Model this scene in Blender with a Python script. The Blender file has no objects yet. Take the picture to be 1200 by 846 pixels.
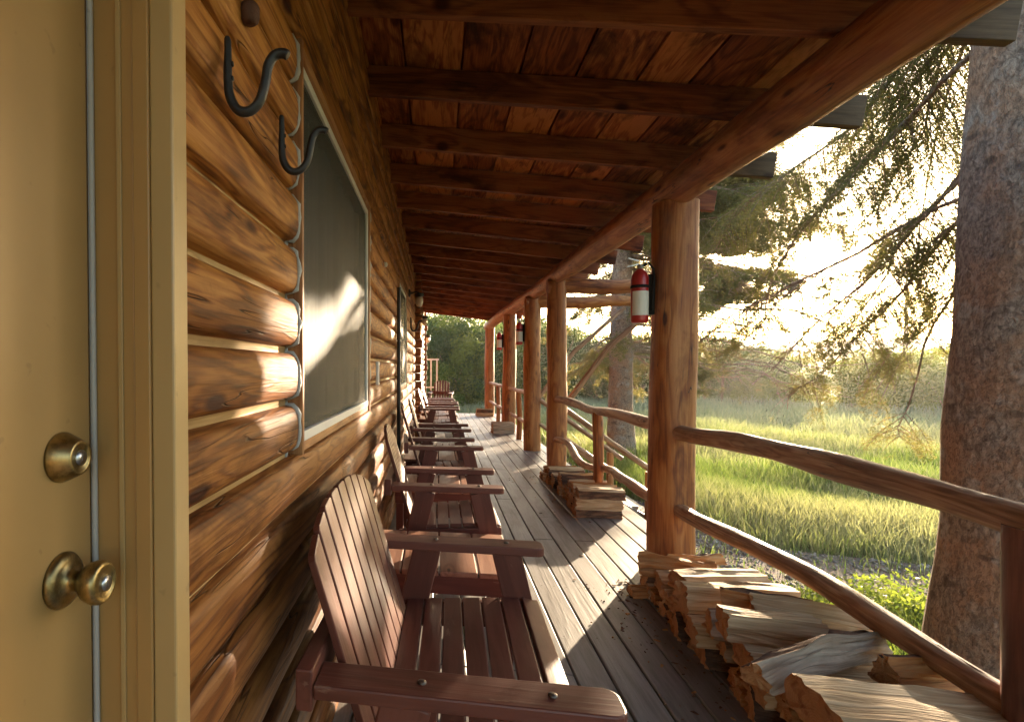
import bpy, math, random
import numpy as np
from mathutils import Vector, Matrix, noise
R = math.radians
random.seed(7)
rng = np.random.default_rng(11)
sc = bpy.context.scene
col = sc.collection

# ------------------------------------------------------------------ helpers
def link(o, parent=None):
    col.objects.link(o)
    if parent: o.parent = parent
    return o

def tag(o, label=None, cat=None, group=None, kind=None):
    if label: o['label'] = label
    if cat: o['category'] = cat
    if group: o['group'] = group
    if kind: o['kind'] = kind
    return o

def empty(name, loc=(0, 0, 0), rz=0, label=None, cat=None, group=None):
    o = bpy.data.objects.new(name, None)
    o.empty_display_size = .1
    o.location = loc; o.rotation_euler = (0, 0, rz)
    link(o)
    return tag(o, label, cat, group)

def copy_tree(o, parent=None):
    c = o.copy(); col.objects.link(c); c.parent = parent
    for ch in list(o.children): copy_tree(ch, c)
    return c

class MB:
    """collects shapes with grain coordinates (wc) and a random value per piece (rnd)"""
    def __init__(s): s.v = []; s.f = []; s.w = []; s.r = []; s.m = []; s.sm = []
    def add(s, vs, fs, ws, mi=0, rnd=None, smooth=False):
        if rnd is None: rnd = random.random()
        b = len(s.v)
        s.v += [tuple(x) for x in vs]; s.w += [tuple(x) for x in ws]; s.r += [rnd] * len(vs)
        for k, f in enumerate(fs):
            s.f.append(tuple(i + b for i in f))
            s.m.append(mi[k] if isinstance(mi, (list, tuple)) else mi); s.sm.append(smooth)
    def box(s, a, b, grain=0, mi=0, rnd=None):
        a = [min(p, q) for p, q in zip(a, b)], [max(p, q) for p, q in zip(a, b)]
        lo, hi = a
        vs = [(x, y, z) for x in (lo[0], hi[0]) for y in (lo[1], hi[1]) for z in (lo[2], hi[2])]
        fs = [(0, 1, 3, 2), (4, 6, 7, 5), (0, 4, 5, 1), (2, 3, 7, 6), (0, 2, 6, 4), (1, 5, 7, 3)]
        o = {0: (0, 1, 2), 1: (1, 0, 2), 2: (2, 0, 1)}[grain]
        s.add(vs, fs, [(v[o[0]], v[o[1]], v[o[2]]) for v in vs], mi, rnd)
    def bar(s, a, b, w, h, up=(0, 0, 1), mi=0, rnd=None):
        """board from a to b, width w (sideways), height h (along up)"""
        a = Vector(a); b = Vector(b); d = (b - a); L = d.length; d.normalize()
        up = Vector(up); sd = d.cross(up).normalized(); up = sd.cross(d).normalized()
        vs = []; ws = []
        for t in (0, 1):
            for p in (-1, 1):
                for q in (-1, 1):
                    vs.append(a + d * (L * t) + sd * (p * w / 2) + up * (q * h / 2)); ws.append((L * t, p * w / 2, q * h / 2))
        fs = [(0, 1, 3, 2), (4, 6, 7, 5), (0, 4, 5, 1), (2, 3, 7, 6), (0, 2, 6, 4), (1, 5, 7, 3)]
        s.add(vs, fs, ws, mi, rnd)
    def tube(s, pts, rad, n=14, wob=0.0, freq=3.0, mi=0, rnd=None, caps=True, seed=None, sq=1.0, ref=None):
        pts = [Vector(p) for p in pts]; m = len(pts)
        if not hasattr(rad, '__len__'): rad = [rad] * m
        sd = random.random() * 100 if seed is None else seed
        d0 = (pts[-1] - pts[0]).normalized()
        ref = Vector(ref) if ref else (Vector((0, 0, 1)) if abs(d0.z) < .9 else Vector((0, 1, 0)))
        vs = []; ws = []; fs = []; acc = 0
        for i, p in enumerate(pts):
            d = (pts[min(i + 1, m - 1)] - pts[max(i - 1, 0)]).normalized()
            u = d.cross(ref)
            if u.length < 1e-4: u = d.orthogonal()
            u.normalize(); w = u.cross(d).normalized()
            if i: acc += (p - pts[i - 1]).length
            for k in range(n):
                a = 2 * math.pi * k / n
                rr = rad[i]
                if wob:
                    rr *= 1 + wob * noise.noise(Vector((acc * freq + sd, math.cos(a) * 1.1, math.sin(a) * 1.1 + sd)))*2
                vs.append(p + u * (math.cos(a) * rr) + w * (math.sin(a) * rr * sq))
                ws.append((acc, math.cos(a) * rr, math.sin(a) * rr))
        for i in range(m - 1):
            for k in range(n):
                k2 = (k + 1) % n
                fs.append((i * n + k, i * n + k2, (i + 1) * n + k2, (i + 1) * n + k))
        s.add(vs, fs, ws, mi, rnd if rnd is not None else random.random(), True)
        if caps:
            rn = s.r[-1]
            for i, rev in ((0, False), (m - 1, True)):
                ring = vs[i * n:(i + 1) * n]; wr = ws[i * n:(i + 1) * n]
                f = tuple(range(n))
                s.add(ring, [f if not rev else tuple(reversed(f))], wr, mi, rn, False)
    def lathe(s, prof, n=24, M=None, mi=0, rnd=None):
        """prof: list of (r, h); axis z"""
        M = M or Matrix.Identity(4); vs = []; fs = []; ws = []
        for (r, h) in prof:
            for k in range(n):
                a = 2 * math.pi * k / n
                vs.append(M @ Vector((r * math.cos(a), r * math.sin(a), h))); ws.append((h, r * math.cos(a), r * math.sin(a)))
        for i in range(len(prof) - 1):
            for k in range(n):
                k2 = (k + 1) % n
                fs.append((i * n + k, i * n + k2, (i + 1) * n + k2, (i + 1) * n + k))
        s.add(vs, fs, ws, mi, rnd, True)
        for i, rev in ((0, True), (len(prof) - 1, False)):
            if prof[i][0] > 1e-5:
                f = tuple(range(n)); s.add(vs[i * n:(i + 1) * n], [tuple(reversed(f)) if rev else f], ws[i * n:(i + 1) * n], mi, rnd, False)
    def prism(s, poly, d, T, grain=(1, 0, 0), mi=0, rnd=None):
        """poly in local xy, extruded by d along local z, T places it"""
        n = len(poly)
        loc = [Vector((p[0], p[1], 0)) for p in poly] + [Vector((p[0], p[1], d)) for p in poly]
        vs = [T @ p for p in loc]
        g = Vector(grain).normalized(); o = g.orthogonal().normalized(); q = g.cross(o)
        ws = [(p.dot(g), p.dot(o), p.dot(q)) for p in loc]
        fs = [tuple(reversed(range(n))), tuple(range(n, 2 * n))] + [(i, (i + 1) % n, n + (i + 1) % n, n + i) for i in range(n)]
        s.add(vs, fs, ws, mi, rnd)
    def build(s, name, mats, parent=None, bevel=0, seg=2):
        me = bpy.data.meshes.new(name)
        me.from_pydata(s.v, [], s.f)
        a = me.attributes.new('wc', 'FLOAT_VECTOR', 'POINT'); a.data.foreach_set('vector', np.array(s.w, dtype=np.float32).ravel())
        a = me.attributes.new('rnd', 'FLOAT', 'POINT'); a.data.foreach_set('value', np.array(s.r, dtype=np.float32))
        if not isinstance(mats, (list, tuple)): mats = [mats]
        for m in mats: me.materials.append(m)
        me.polygons.foreach_set('material_index', s.m)
        me.polygons.foreach_set('use_smooth', s.sm)
        me.update()
        o = bpy.data.objects.new(name, me)
        link(o, parent)
        if bevel:
            b = o.modifiers.new('bevel', 'BEVEL'); b.width = bevel; b.segments = seg; b.limit_method = 'ANGLE'; b.angle_limit = R(40)
        return o

def np_mesh(name, V, F, mats, colr=None, parent=None, smooth=False, mi=None):
    me = bpy.data.meshes.new(name)
    nv = len(V); nf, k = F.shape
    me.vertices.add(nv); me.vertices.foreach_set('co', V.astype(np.float32).ravel())
    me.loops.add(nf * k); me.loops.foreach_set('vertex_index', F.astype(np.int32).ravel())
    me.polygons.add(nf); me.polygons.foreach_set('loop_start', np.arange(0, nf * k, k, dtype=np.int32))
    if smooth: me.polygons.foreach_set('use_smooth', np.ones(nf, dtype=bool))
    if not isinstance(mats, (list, tuple)): mats = [mats]
    for m in mats: me.materials.append(m)
    if mi is not None: me.polygons.foreach_set('material_index', mi.astype(np.int32))
    me.update(calc_edges=True)
    if colr is not None:
        a = me.attributes.new('vc', 'FLOAT_VECTOR', 'POINT'); a.data.foreach_set('vector', colr.astype(np.float32).ravel())
    o = bpy.data.objects.new(name, me)
    return link(o, parent)

# ------------------------------------------------------------------ materials
class NT:
    def __init__(s, name):
        s.m = bpy.data.materials.new(name); s.m.use_nodes = True
        s.t = s.m.node_tree; s.t.nodes.clear()
        s.out = s.n('ShaderNodeOutputMaterial')
    def n(s, typ, **kw):
        x = s.t.nodes.new(typ)
        for k, v in kw.items(): setattr(x, k, v)
        return x
    def put(s, sock, v):
        if hasattr(v, 'is_linked'): s.t.links.new(v, sock)
        elif v is not None: sock.default_value = v
    def math(s, op, a, b=None, c=None, clamp=False):
        x = s.n('ShaderNodeMath', operation=op, use_clamp=clamp); s.put(x.inputs[0], a)
        if b is not None: s.put(x.inputs[1], b)
        if c is not None: s.put(x.inputs[2], c)
        return x.outputs[0]
    def vmath(s, op, a, b=None, sc_=None):
        x = s.n('ShaderNodeVectorMath', operation=op); s.put(x.inputs[0], a)
        if b is not None: s.put(x.inputs[1], b)
        if sc_ is not None: s.put(x.inputs['Scale'], sc_)
        return x.outputs[0]
    def attr(s, name):
        return s.n('ShaderNodeAttribute', attribute_name=name)
    def noise(s, vec, scale, detail=3, rough=.55, dist=0):
        x = s.n('ShaderNodeTexNoise'); s.put(x.inputs['Vector'], vec); x.inputs['Scale'].default_value = scale
        x.inputs['Detail'].default_value = detail; x.inputs['Roughness'].default_value = rough; x.inputs['Distortion'].default_value = dist
        return x.outputs['Fac']
    def vor(s, vec, scale, feat='F1', out='Distance', rnd=1):
        x = s.n('ShaderNodeTexVoronoi', feature=feat); s.put(x.inputs['Vector'], vec); x.inputs['Scale'].default_value = scale
        x.inputs['Randomness'].default_value = rnd
        return x.outputs[out]
    def mr(s, v, a, b, c=0, d=1, smooth=True):
        x = s.n('ShaderNodeMapRange', interpolation_type='SMOOTHSTEP' if smooth else 'LINEAR'); s.put(x.inputs['Value'], v)
        for k, q in zip(('From Min', 'From Max', 'To Min', 'To Max'), (a, b, c, d)): x.inputs[k].default_value = q
        return x.outputs[0]
    def ramp(s, f, stops):
        x = s.n('ShaderNodeValToRGB'); s.put(x.inputs[0], f); e = x.color_ramp.elements
        while len(e) < len(stops): e.new(.5)
        for k, (p, c) in zip(e, stops): k.position = p; k.color = (*c, 1)
        return x.outputs[0]
    def mix(s, f, a, b, blend='MIX'):
        x = s.n('ShaderNodeMix', data_type='RGBA', blend_type=blend); s.put(x.inputs[0], f)
        for i, v in ((6, a), (7, b)):
            if isinstance(v, tuple): v = (*v, 1) if len(v) == 3 else v
            s.put(x.inputs[i], v)
        return x.outputs[2]
    def bump(s, h, st=.3, d=.005, nrm=None):
        x = s.n('ShaderNodeBump'); s.put(x.inputs['Height'], h); x.inputs['Strength'].default_value = st; x.inputs['Distance'].default_value = d
        if nrm is not None: s.put(x.inputs['Normal'], nrm)
        return x.outputs[0]
    def bsdf(s, base, rough=.6, normal=None, metal=0, spec=.5, **kw):
        x = s.n('ShaderNodeBsdfPrincipled')
        if isinstance(base, tuple): base = (*base, 1)
        s.put(x.inputs['Base Color'], base); s.put(x.inputs['Roughness'], rough); x.inputs['Metallic'].default_value = metal
        x.inputs['Specular IOR Level'].default_value = spec
        if normal is not None: s.put(x.inputs['Normal'], normal)
        for k, v in kw.items(): s.put(x.inputs[k.replace('_', ' ')], v)
        return x.outputs[0]
    def done(s, sh): s.t.links.new(sh, s.out.inputs['Surface']); return s.m

def wood(name, dark, mid, light, rough=.6, ring=9, low=(1.1, 8, 8), blot=.5, blotcol=(.25, .18, .14), knots=.13, bump=.35,
         spec=.4, weather=None, fine=1.0, hue=.25, knotscale=(2.3, 7, 3), kcol=(.22, .13, .09), bd=.004, cracks=0, wear=0):
    t = NT(name)
    wc = t.attr('wc').outputs['Vector']; rn = t.attr('rnd').outputs['Fac']
    off = t.vmath('SCALE', (37., 53., 71.), sc_=rn)
    p = t.vmath('ADD', wc, off)
    kd = t.vor(t.vmath('MULTIPLY', p, knotscale), 1.0)
    kn = t.mr(kd, knots * .45, knots, 1, 0)
    kring = t.mr(kd, knots * .8, knots * 3.2, 1, 0)
    lo = t.noise(t.vmath('MULTIPLY', p, low), 1.0, 3, .5, .7)
    lo2 = t.math('ADD', lo, t.math('MULTIPLY', kring, .16))
    rg = t.math('SINE', t.math('MULTIPLY', lo2, ring * 6.2832))
    rg = t.math('MULTIPLY_ADD', rg, .5, .5)
    rg = t.math('POWER', rg, 1.6)
    fi = t.noise(t.vmath('MULTIPLY', p, (5, 130, 130)), 1.0, 3, .6)
    bl = t.noise(t.vmath('MULTIPLY', p, (2.4, 6, 6)), 1.0, 5, .65, .5)
    f = t.math('ADD', t.math('MULTIPLY', rg, .34), t.math('MULTIPLY', t.math('SUBTRACT', fi, .5), .9 * fine))
    f = t.math('ADD', f, t.math('MULTIPLY', lo, .5))
    f = t.math('ADD', f, t.math('MULTIPLY', t.math('SUBTRACT', rn, .5), hue))
    c = t.ramp(f, [(.12, light), (.45, mid), (.85, dark)])
    if blot:
        m = t.math('MULTIPLY', t.mr(bl, .5, .68), blot)
        c = t.mix(m, c, t.mix(1.0, c, blotcol, 'MULTIPLY'))
    if weather:   # weathered, stained lower logs: (z low, z high, colour, amount)
        z0, z1, wcl, amt = weather
        tc = t.n('ShaderNodeTexCoord').outputs['Object']
        sx = t.n('ShaderNodeSeparateXYZ'); t.put(sx.inputs[0], tc)
        n2 = t.noise(t.vmath('MULTIPLY', p, (1.3, 5, 5)), 1.0, 5, .6, .3)
        zz = t.math('ADD', sx.outputs['Z'], t.math('MULTIPLY', t.math('SUBTRACT', n2, .5), 2.2))
        m = t.math('MULTIPLY', t.mr(zz, z0, z1, 1, 0), amt)
        c = t.mix(m, c, t.mix(1.0, c, wcl, 'MULTIPLY'))
    c = t.mix(kn, c, t.mix(1.0, c, kcol, 'MULTIPLY'))
    h = t.math('ADD', t.math('MULTIPLY', fi, .7), t.math('MULTIPLY', rg, .3))
    if cracks:    # drying checks running along the grain
        cn = t.noise(t.vmath('MULTIPLY', p, (1.3, 22, 22)), 1.0, 2, .5, .15)
        ck = t.mr(t.math('ABSOLUTE', t.math('SUBTRACT', cn, .5)), .0, .012, 1, 0)
        ck = t.math('MULTIPLY', ck, t.mr(t.noise(t.vmath('MULTIPLY', p, (2.1, 9, 9)), 1.0, 2), .52, .60))
        c = t.mix(t.math('MULTIPLY', ck, cracks), c, t.mix(1.0, c, (.12, .09, .08), 'MULTIPLY'))
        h = t.math('SUBTRACT', h, t.math('MULTIPLY', ck, 1.6))
    if wear:      # paint worn thin in scuffs
        wn = t.noise(t.vmath('MULTIPLY', p, (7, 26, 26)), 1.0, 5, .7)
        c = t.mix(t.math('MULTIPLY', t.mr(wn, .63, .70), wear), c, (.34, .20, .13))
    h = t.math('SUBTRACT', h, t.math('MULTIPLY', kn, .5))
    r_ = t.math('ADD', rough - .1, t.math('MULTIPLY', bl, .25))
    return t.done(t.bsdf(c, r_, t.bump(h, bump, bd), spec=spec))

def paint(name, c, rough=.45, var=.12, bump=.1, bs=60, spec=.5):
    t = NT(name); tc = t.n('ShaderNodeTexCoord').outputs['Object']
    n1 = t.noise(tc, 2.5, 5, .6); n2 = t.noise(tc, bs, 3)
    cc = t.mix(t.mr(n1, .3, .75), tuple(x * (1 - var) for x in c), tuple(min(1, x * (1 + var)) for x in c))
    sp = t.mr(t.noise(tc, 34, 2, .5), .70, .76)
    cc = t.mix(t.math('MULTIPLY', sp, .35), cc, tuple(x * .5 for x in c))
    return t.done(t.bsdf(cc, t.math('ADD', rough - .1, t.math('MULTIPLY', n1, .25)), t.bump(n2, bump, .002), spec=spec))

M = {}
M['log'] = wood('log_wall_wood', (.085, .025, .006), (.31, .112, .022), (.50, .225, .055), rough=.55, ring=8, low=(1.0, 11, 11), blot=.8,
                blotcol=(.26, .17, .12), knots=.12, weather=(.95, 1.75, (.48, .40, .36), .95), bump=.5, knotscale=(2.0, 6, 3), spec=.2, kcol=(.2, .1, .06), cracks=.9)
M['strip_wood'] = wood('pale_groove_wood', (.20, .11, .035), (.36, .22, .085), (.46, .31, .14), rough=.55, ring=5, blot=.4, weather=(.5, 1.2, (.7, .6, .5), .8))
M['plank'] = wood('ceiling_board_wood', (.12, .028, .009), (.31, .09, .024), (.55, .22, .065), rough=.6, ring=6, low=(1.3, 7, 7), blot=.9,
                  blotcol=(.18, .13, .12), knots=.15, bump=.4, hue=.5, knotscale=(1.8, 5, 3), spec=.3)
M['rafter'] = wood('rafter_wood', (.09, .022, .009), (.20, .055, .018), (.32, .11, .036), rough=.6, ring=5, blot=.85, blotcol=(.22, .16, .16), knots=.13, bump=.4, spec=.3)
M['tail'] = wood('rafter_end_wood', (.06, .035, .015), (.10, .062, .028), (.15, .10, .05), rough=.7, ring=5, blot=.5)
M['beam'] = wood('peeled_log_wood', (.12, .032, .008), (.31, .10, .022), (.44, .18, .048), rough=.5, ring=5, low=(.6, 7, 7), blot=.6, blotcol=(.35, .22, .15), knots=.16, bump=.5, knotscale=(2.6, 9, 9), cracks=1.0)
M['rail'] = wood('weathered_rail_wood', (.16, .07, .03), (.32, .165, .08), (.50, .33, .2), rough=.5, ring=5, low=(1.0, 14, 14), blot=.6, blotcol=(.4, .3, .25), knots=.15, bump=.6, knotscale=(4, 14, 14), spec=.5, cracks=1.0)
M['stain'] = wood('dark_red_post_wood', (.07, .02, .012), (.13, .04, .022), (.2, .07, .04), rough=.45, ring=5, blot=.5, bump=.5)
M['chair'] = wood('red_brown_painted_wood', (.085, .022, .013), (.12, .033, .020), (.155, .047, .030), rough=.42, ring=4, blot=.3, blotcol=(.6, .5, .5), knots=.05, bump=.22, fine=.6, spec=.4, hue=.2, wear=.35)
M['table'] = wood('tan_scuffed_wood', (.17, .065, .033), (.25, .105, .058), (.34, .16, .095), rough=.42, ring=4, blot=.3, blotcol=(.6, .5, .5), knots=.07, bump=.25, fine=.7, spec=.45, wear=.6)  # tabletops lighter tan than the chair paint, scuffed in spots
M['deck'] = wood('deck_board_wood', (.12, .102, .092), (.185, .166, .153), (.25, .23, .213), rough=.4, ring=4, low=(.8, 9, 9), blot=.55, blotcol=(.6, .56, .52), knots=.035, bump=.35, spec=.5, hue=.3)
M['split'] = wood('split_log_face', (.30, .18, .085), (.48, .33, .18), (.62, .48, .31), rough=.75, ring=5, low=(1.5, 18, 18), blot=.45, blotcol=(.62, .54, .5), knots=.03, bump=.8, spec=.2, hue=.3, bd=.008)
M['splitor'] = wood('split_log_orange_face', (.26, .09, .025), (.42, .19, .06), (.52, .30, .13), rough=.75, ring=5, low=(1.5, 18, 18), blot=.4, knots=.03, bump=.8, spec=.2, hue=.3, bd=.008)
M['splitgrey'] = wood('split_log_grey_face', (.17, .115, .07), (.33, .245, .165), (.48, .38, .27), rough=.8, ring=6, low=(1.2, 14, 14), blot=.5, blotcol=(.55, .5, .46), knots=.05, bump=1.0, spec=.2, bd=.01)
M['buck'] = wood('window_buck_wood', (.22, .08, .025), (.36, .15, .05), (.48, .24, .09), rough=.5)
M['door'] = paint('cream_door_paint', (.36, .208, .071), .42, .10, .10)
M['jamb'] = paint('tan_jamb_paint', (.38, .215, .072), .42, .05, .05)
M['casing'] = paint('pale_casing_paint', (.41, .27, .11), .42, .05, .05)
M['strip'] = paint('grey_weatherstrip', (.36, .34, .31), .5, .05)
M['white'] = paint('white_vinyl', (.75, .74, .70), .4, .05)
M['iron'] = paint('black_iron', (.022, .02, .02), .45, .4, .6, 90)
M['rust'] = paint('rusty_iron', (.09, .035, .018), .7, .4, .8, 120)
M['red'] = paint('extinguisher_red', (.42, .015, .012), .3, .08, .02)
M['paper'] = paint('paper_label', (.75, .72, .62), .6, .05)
M['ink'] = paint('label_ink', (.12, .1, .1), .6, .05)
M['black'] = paint('black_rubber', (.015, .014, .013), .8, .1, spec=.2)
M['steel'] = NT('steel_bolt').m
def metal(name, c, rough, var=.15):
    t = NT(name); tc = t.n('ShaderNodeTexCoord').outputs['Object']
    n1 = t.noise(tc, 28, 5, .7, .4); n2 = t.noise(tc, 150, 3)
    cc = t.mix(t.mr(n1, .38, .66), tuple(x * .45 for x in c), c)
    return t.done(t.bsdf(cc, t.math('ADD', rough, t.math('MULTIPLY', n1, var)), t.bump(n2, .06, .001), metal=1))
M['brass'] = metal('aged_brass', (.44, .32, .14), .30)
M['steel'] = metal('steel', (.6, .6, .6), .25)
M['pipe'] = metal('dull_bolt', (.25, .2, .17), .45)
t = NT('caulk'); tc = t.n('ShaderNodeTexCoord').outputs['Object']; nn = t.noise(tc, 60, 3)
M['caulk'] = t.done(t.bsdf((.42, .40, .37), .55, t.bump(nn, .8, .006)))
t = NT('frosted_globe'); M['globe'] = t.done(t.bsdf((.8, .78, .72), .35, Transmission_Weight=.3))
# window screen / glass / curtain
t = NT('insect_screen'); tr = t.n('ShaderNodeBsdfTransparent'); tc = t.n('ShaderNodeTexCoord').outputs['Object']
mx = t.n('ShaderNodeMixShader'); mx.inputs[0].default_value = .62; t.put(mx.inputs[1], tr.outputs[0])
nn = t.noise(t.vmath('MULTIPLY', tc, (1, 5, .8)), 1.0, 4)
t.put(mx.inputs[2], t.bsdf(t.mix(nn, (.045, .05, .047), (.07, .076, .07)), .6, t.bump(t.noise(tc, 700, 1), .4, .001), spec=.25))
M['glass'] = t.done(mx.outputs[0])
t = NT('grey_curtain'); tc = t.n('ShaderNodeTexCoord').outputs['Object']; nn = t.noise(t.vmath('MULTIPLY', tc, (1, 14, .6)), 1.0, 3)
M['curtain'] = t.done(t.bsdf(t.mix(nn, (.10, .105, .10), (.15, .155, .145)), .85, t.bump(t.noise(tc, 400, 1), .3, .001), spec=.1))
# bark
t = NT('spruce_bark'); tc = t.n('ShaderNodeTexCoord').outputs['Object']
st_ = t.vmath('MULTIPLY', tc, (1, 1, .6))
n1 = t.noise(tc, 3.2, 6, .65); n2 = t.noise(st_, 60, 6, .75, .6); n4 = t.noise(st_, 24, 5, .7, 1.2)
n3 = t.noise(t.vmath('ADD', tc, (9., 4., 2.)), 5.5, 5, .6)
v1 = t.vor(t.vmath('ADD', st_, t.vmath('SCALE', (1., .7, 1.3), sc_=t.math('MULTIPLY', n4, .10))), 38, 'F1')
c = t.mix(t.mr(n4, .3, .7), (.21, .15, .115), (.55, .42, .32))
c = t.mix(t.math('MULTIPLY', t.mr(n1, .42, .62), .65), c, (.54, .29, .16))
c = t.mix(t.math('MULTIPLY', t.mr(n3, .54, .66), .75), c, (.52, .46, .40))
c = t.mix(t.mr(n2, .36, .58, .6, 0), c, (.09, .06, .05))
blk = t.mr(t.noise(t.vmath('MULTIPLY', tc, (1, 1, 1.6)), 7, 2, .4), .66, .72)
c = t.mix(t.math('MULTIPLY', blk, .55), c, (.07, .045, .035))
h = t.math('ADD', t.math('MULTIPLY', v1, -1.2), t.math('ADD', n2, n4))
M['bark'] = t.done(t.bsdf(c, .9, t.bump(h, 1.0, .022), spec=.12))
t = NT('log_bark'); tc = t.attr('wc').outputs['Vector']
n2 = t.noise(t.vmath('MULTIPLY', tc, (8, 40, 40)), 1.0, 5, .7)
M['lbark'] = t.done(t.bsdf(t.mix(t.mr(n2, .35, .7), (.06, .035, .025), (.24, .13, .075)), .9, t.bump(n2, 1.0, .01), spec=.15))
# end grain
t = NT('log_end_grain'); wc = t.attr('wc').outputs['Vector']; rn = t.attr('rnd').outputs['Fac']
sx = t.n('ShaderNodeSeparateXYZ'); t.put(sx.inputs[0], wc)
d = t.math('SQRT', t.math('ADD', t.math('POWER', sx.outputs['Y'], 2.), t.math('POWER', sx.outputs['Z'], 2.)))
n2 = t.noise(t.vmath('MULTIPLY', wc, (1, 25, 25)), 1.0, 4, .6)
rg = t.math('SINE', t.math('ADD', t.math('MULTIPLY', d, 900), t.math('MULTIPLY', n2, 14)))
c = t.mix(t.math('MULTIPLY_ADD', rg, .12, .5), (.40, .19, .065), (.60, .36, .17))
c = t.mix(t.mr(n2, .5, .7), c, (.32, .14, .06))
M['end'] = t.done(t.bsdf(c, .85, t.bump(t.noise(t.vmath('MULTIPLY', wc, (1, 160, 160)), 1.0, 3), .8, .006), spec=.15))

def leafmat(name, c0, c1, trans=.45, rough=.5, tint=(1.25, 1.2, .5), usevc=False):
    t = NT(name)
    if usevc: c = t.attr('vc').outputs['Vector']
    else:
        g = t.attr('vc').outputs['Vector']; sx = t.n('ShaderNodeSeparateXYZ'); t.put(sx.inputs[0], g)
        c = t.mix(sx.outputs['X'], c0, c1)
    b = t.bsdf(c, rough, spec=.3)
    tl = t.n('ShaderNodeBsdfTranslucent'); t.put(tl.inputs[0], t.mix(1.0, c, tint, 'MULTIPLY'))
    mx = t.n('ShaderNodeMixShader'); mx.inputs[0].default_value = trans; t.put(mx.inputs[1], b); t.put(mx.inputs[2], tl.outputs[0])
    return t.done(mx.outputs[0])
M['needle'] = leafmat('spruce_needles', (.085, .105, .038), (.24, .205, .085), .5, tint=(1.3, 1.15, .6))
M['leaf'] = leafmat('willow_leaves', (.08, .12, .03), (.22, .24, .06), .5)
M['leafdark'] = leafmat('aspen_leaves', (.05, .085, .03), (.10, .13, .045), .4)
M['blade'] = leafmat('grass_blades', None, None, .42, tint=(1.04, 1.12, .66), usevc=True)
M['flower'] = leafmat('yellow_flowers', (.55, .42, .05), (.6, .5, .12), .4, tint=(1, 1, .6))
t = NT('gravel_stones'); rn = t.attr('vc').outputs['Vector']
M['stone'] = t.done(t.bsdf(rn, .85, spec=.25))
# ground
t = NT('meadow_soil'); tc = t.n('ShaderNodeTexCoord').outputs['Object']
n1 = t.noise(tc, .35, 5, .6, .4); n2 = t.noise(tc, 9, 5, .7); n3 = t.noise(tc, .12, 4, .6)
c = t.mix(t.mr(n1, .38, .62), (.085, .10, .03), (.17, .155, .075))
c = t.mix(t.mr(n2, .4, .7), c, t.mix(1.0, c, (.55, .5, .4), 'MULTIPLY'))
c = t.mix(t.math('MULTIPLY', t.mr(n3, .5, .6), .5), c, (.16, .17, .12))
M['ground'] = t.done(t.bsdf(c, .95, t.bump(n2, .8, .03), spec=.1))
t = NT('path_gravel'); tc = t.n('ShaderNodeTexCoord').outputs['Object']
n1 = t.noise(tc, 2.5, 5, .6); n2 = t.noise(tc, 70, 4, .7); vv = t.vor(tc, 55, 'F1', 'Color')
c = t.mix(n2, (.11, .085, .065), (.27, .22, .18)); c = t.mix(t.mr(n1, .45, .6), c, (.12, .09, .06)); c = t.mix(.25, c, vv, 'SOFT_LIGHT')
M['gravel'] = t.done(t.bsdf(c, .95, t.bump(n2, 1.0, .02), spec=.15))
t = NT('hill_scrub'); tc = t.n('ShaderNodeTexCoord').outputs['Object']
n1 = t.noise(tc, .03, 6, .65); n2 = t.noise(tc, .25, 4, .7)
c = t.mix(t.mr(n1, .4, .6), (.22, .17, .12), (.13, .12, .08)); c = t.mix(t.mr(n2, .5, .65), c, (.06, .07, .04))
M['hill'] = t.done(t.bsdf(c, 1.0, spec=.05))

# ------------------------------------------------------------------ layout constants
WX = -.40                                   # plane of the log wall grooves
def edgeX(y): return 1.45 - .01 * (y - 3.66)   # line of the porch posts
def gz(x, y): return -.70 + .003 * max(0, y) + .05 * noise.noise(Vector((x * .25, y * .25, 3.3))) * (1 if x > 2 or y > 17 else .2)
def rz(x, z0=2.70): return z0 - .14 * (x - WX)   # underside of the rafters

# ------------------------------------------------------------------ ground, hills, gravel
def grid_coords(lo, hi, n, dense, spread):
    u = np.linspace(-1, 1, n); s = np.sinh(u * spread) / math.sinh(spread)
    return np.where(s < 0, -s * lo, s * hi) + dense
xs = grid_coords(-700, 900, 150, 3, 6.0); ys = grid_coords(-300, 1300, 170, 8, 6.0)
V = np.array([(x, y, gz(x, y) if abs(x) < 60 and y < 80 else gz(0, 20)) for y in ys for x in xs])
nx = len(xs); I = np.arange((len(ys) - 1) * (nx - 1)); r_, c_ = I // (nx - 1), I % (nx - 1)
F = np.stack([r_ * nx + c_, r_ * nx + c_ + 1, (r_ + 1) * nx + c_ + 1, (r_ + 1) * nx + c_], 1)
g = np_mesh('meadow_ground', V, F, M['ground'], smooth=True); tag(g, kind='structure')

def gravel_strip():
    pts = []
    ysn = np.linspace(-2, 22, 90)
    L = []; Rr = []
    for y in ysn:
        a = 1.75
        b = float(np.interp(y, [-2, 4.6, 5.1, 5.35, 6.0, 6.5, 8, 22], [2.05, 2.3, 3.2, 5.6, 5.0, 3.3, 2.8, 2.4])) + .55 * noise.noise(Vector((y * 2.3, 5, 0)))
        L.append(a); Rr.append(max(b, a + .3))
    nc = 14; V = []
    for y, a, b in zip(ysn, L, Rr):
        for k in range(nc):
            x = a + (b - a) * k / (nc - 1) ; x += .12 * noise.noise(Vector((y * 3, k, 1))) * (k > 0)
            V.append((x, y, gz(x, y) + .006))
    F = [(i * nc + k, i * nc + k + 1, (i + 1) * nc + k + 1, (i + 1) * nc + k) for i in range(len(ysn) - 1) for k in range(nc - 1)]
    return np.array(V), np.array(F), ysn, L, Rr
GV, GF, gys, gL, gR = gravel_strip()
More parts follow.
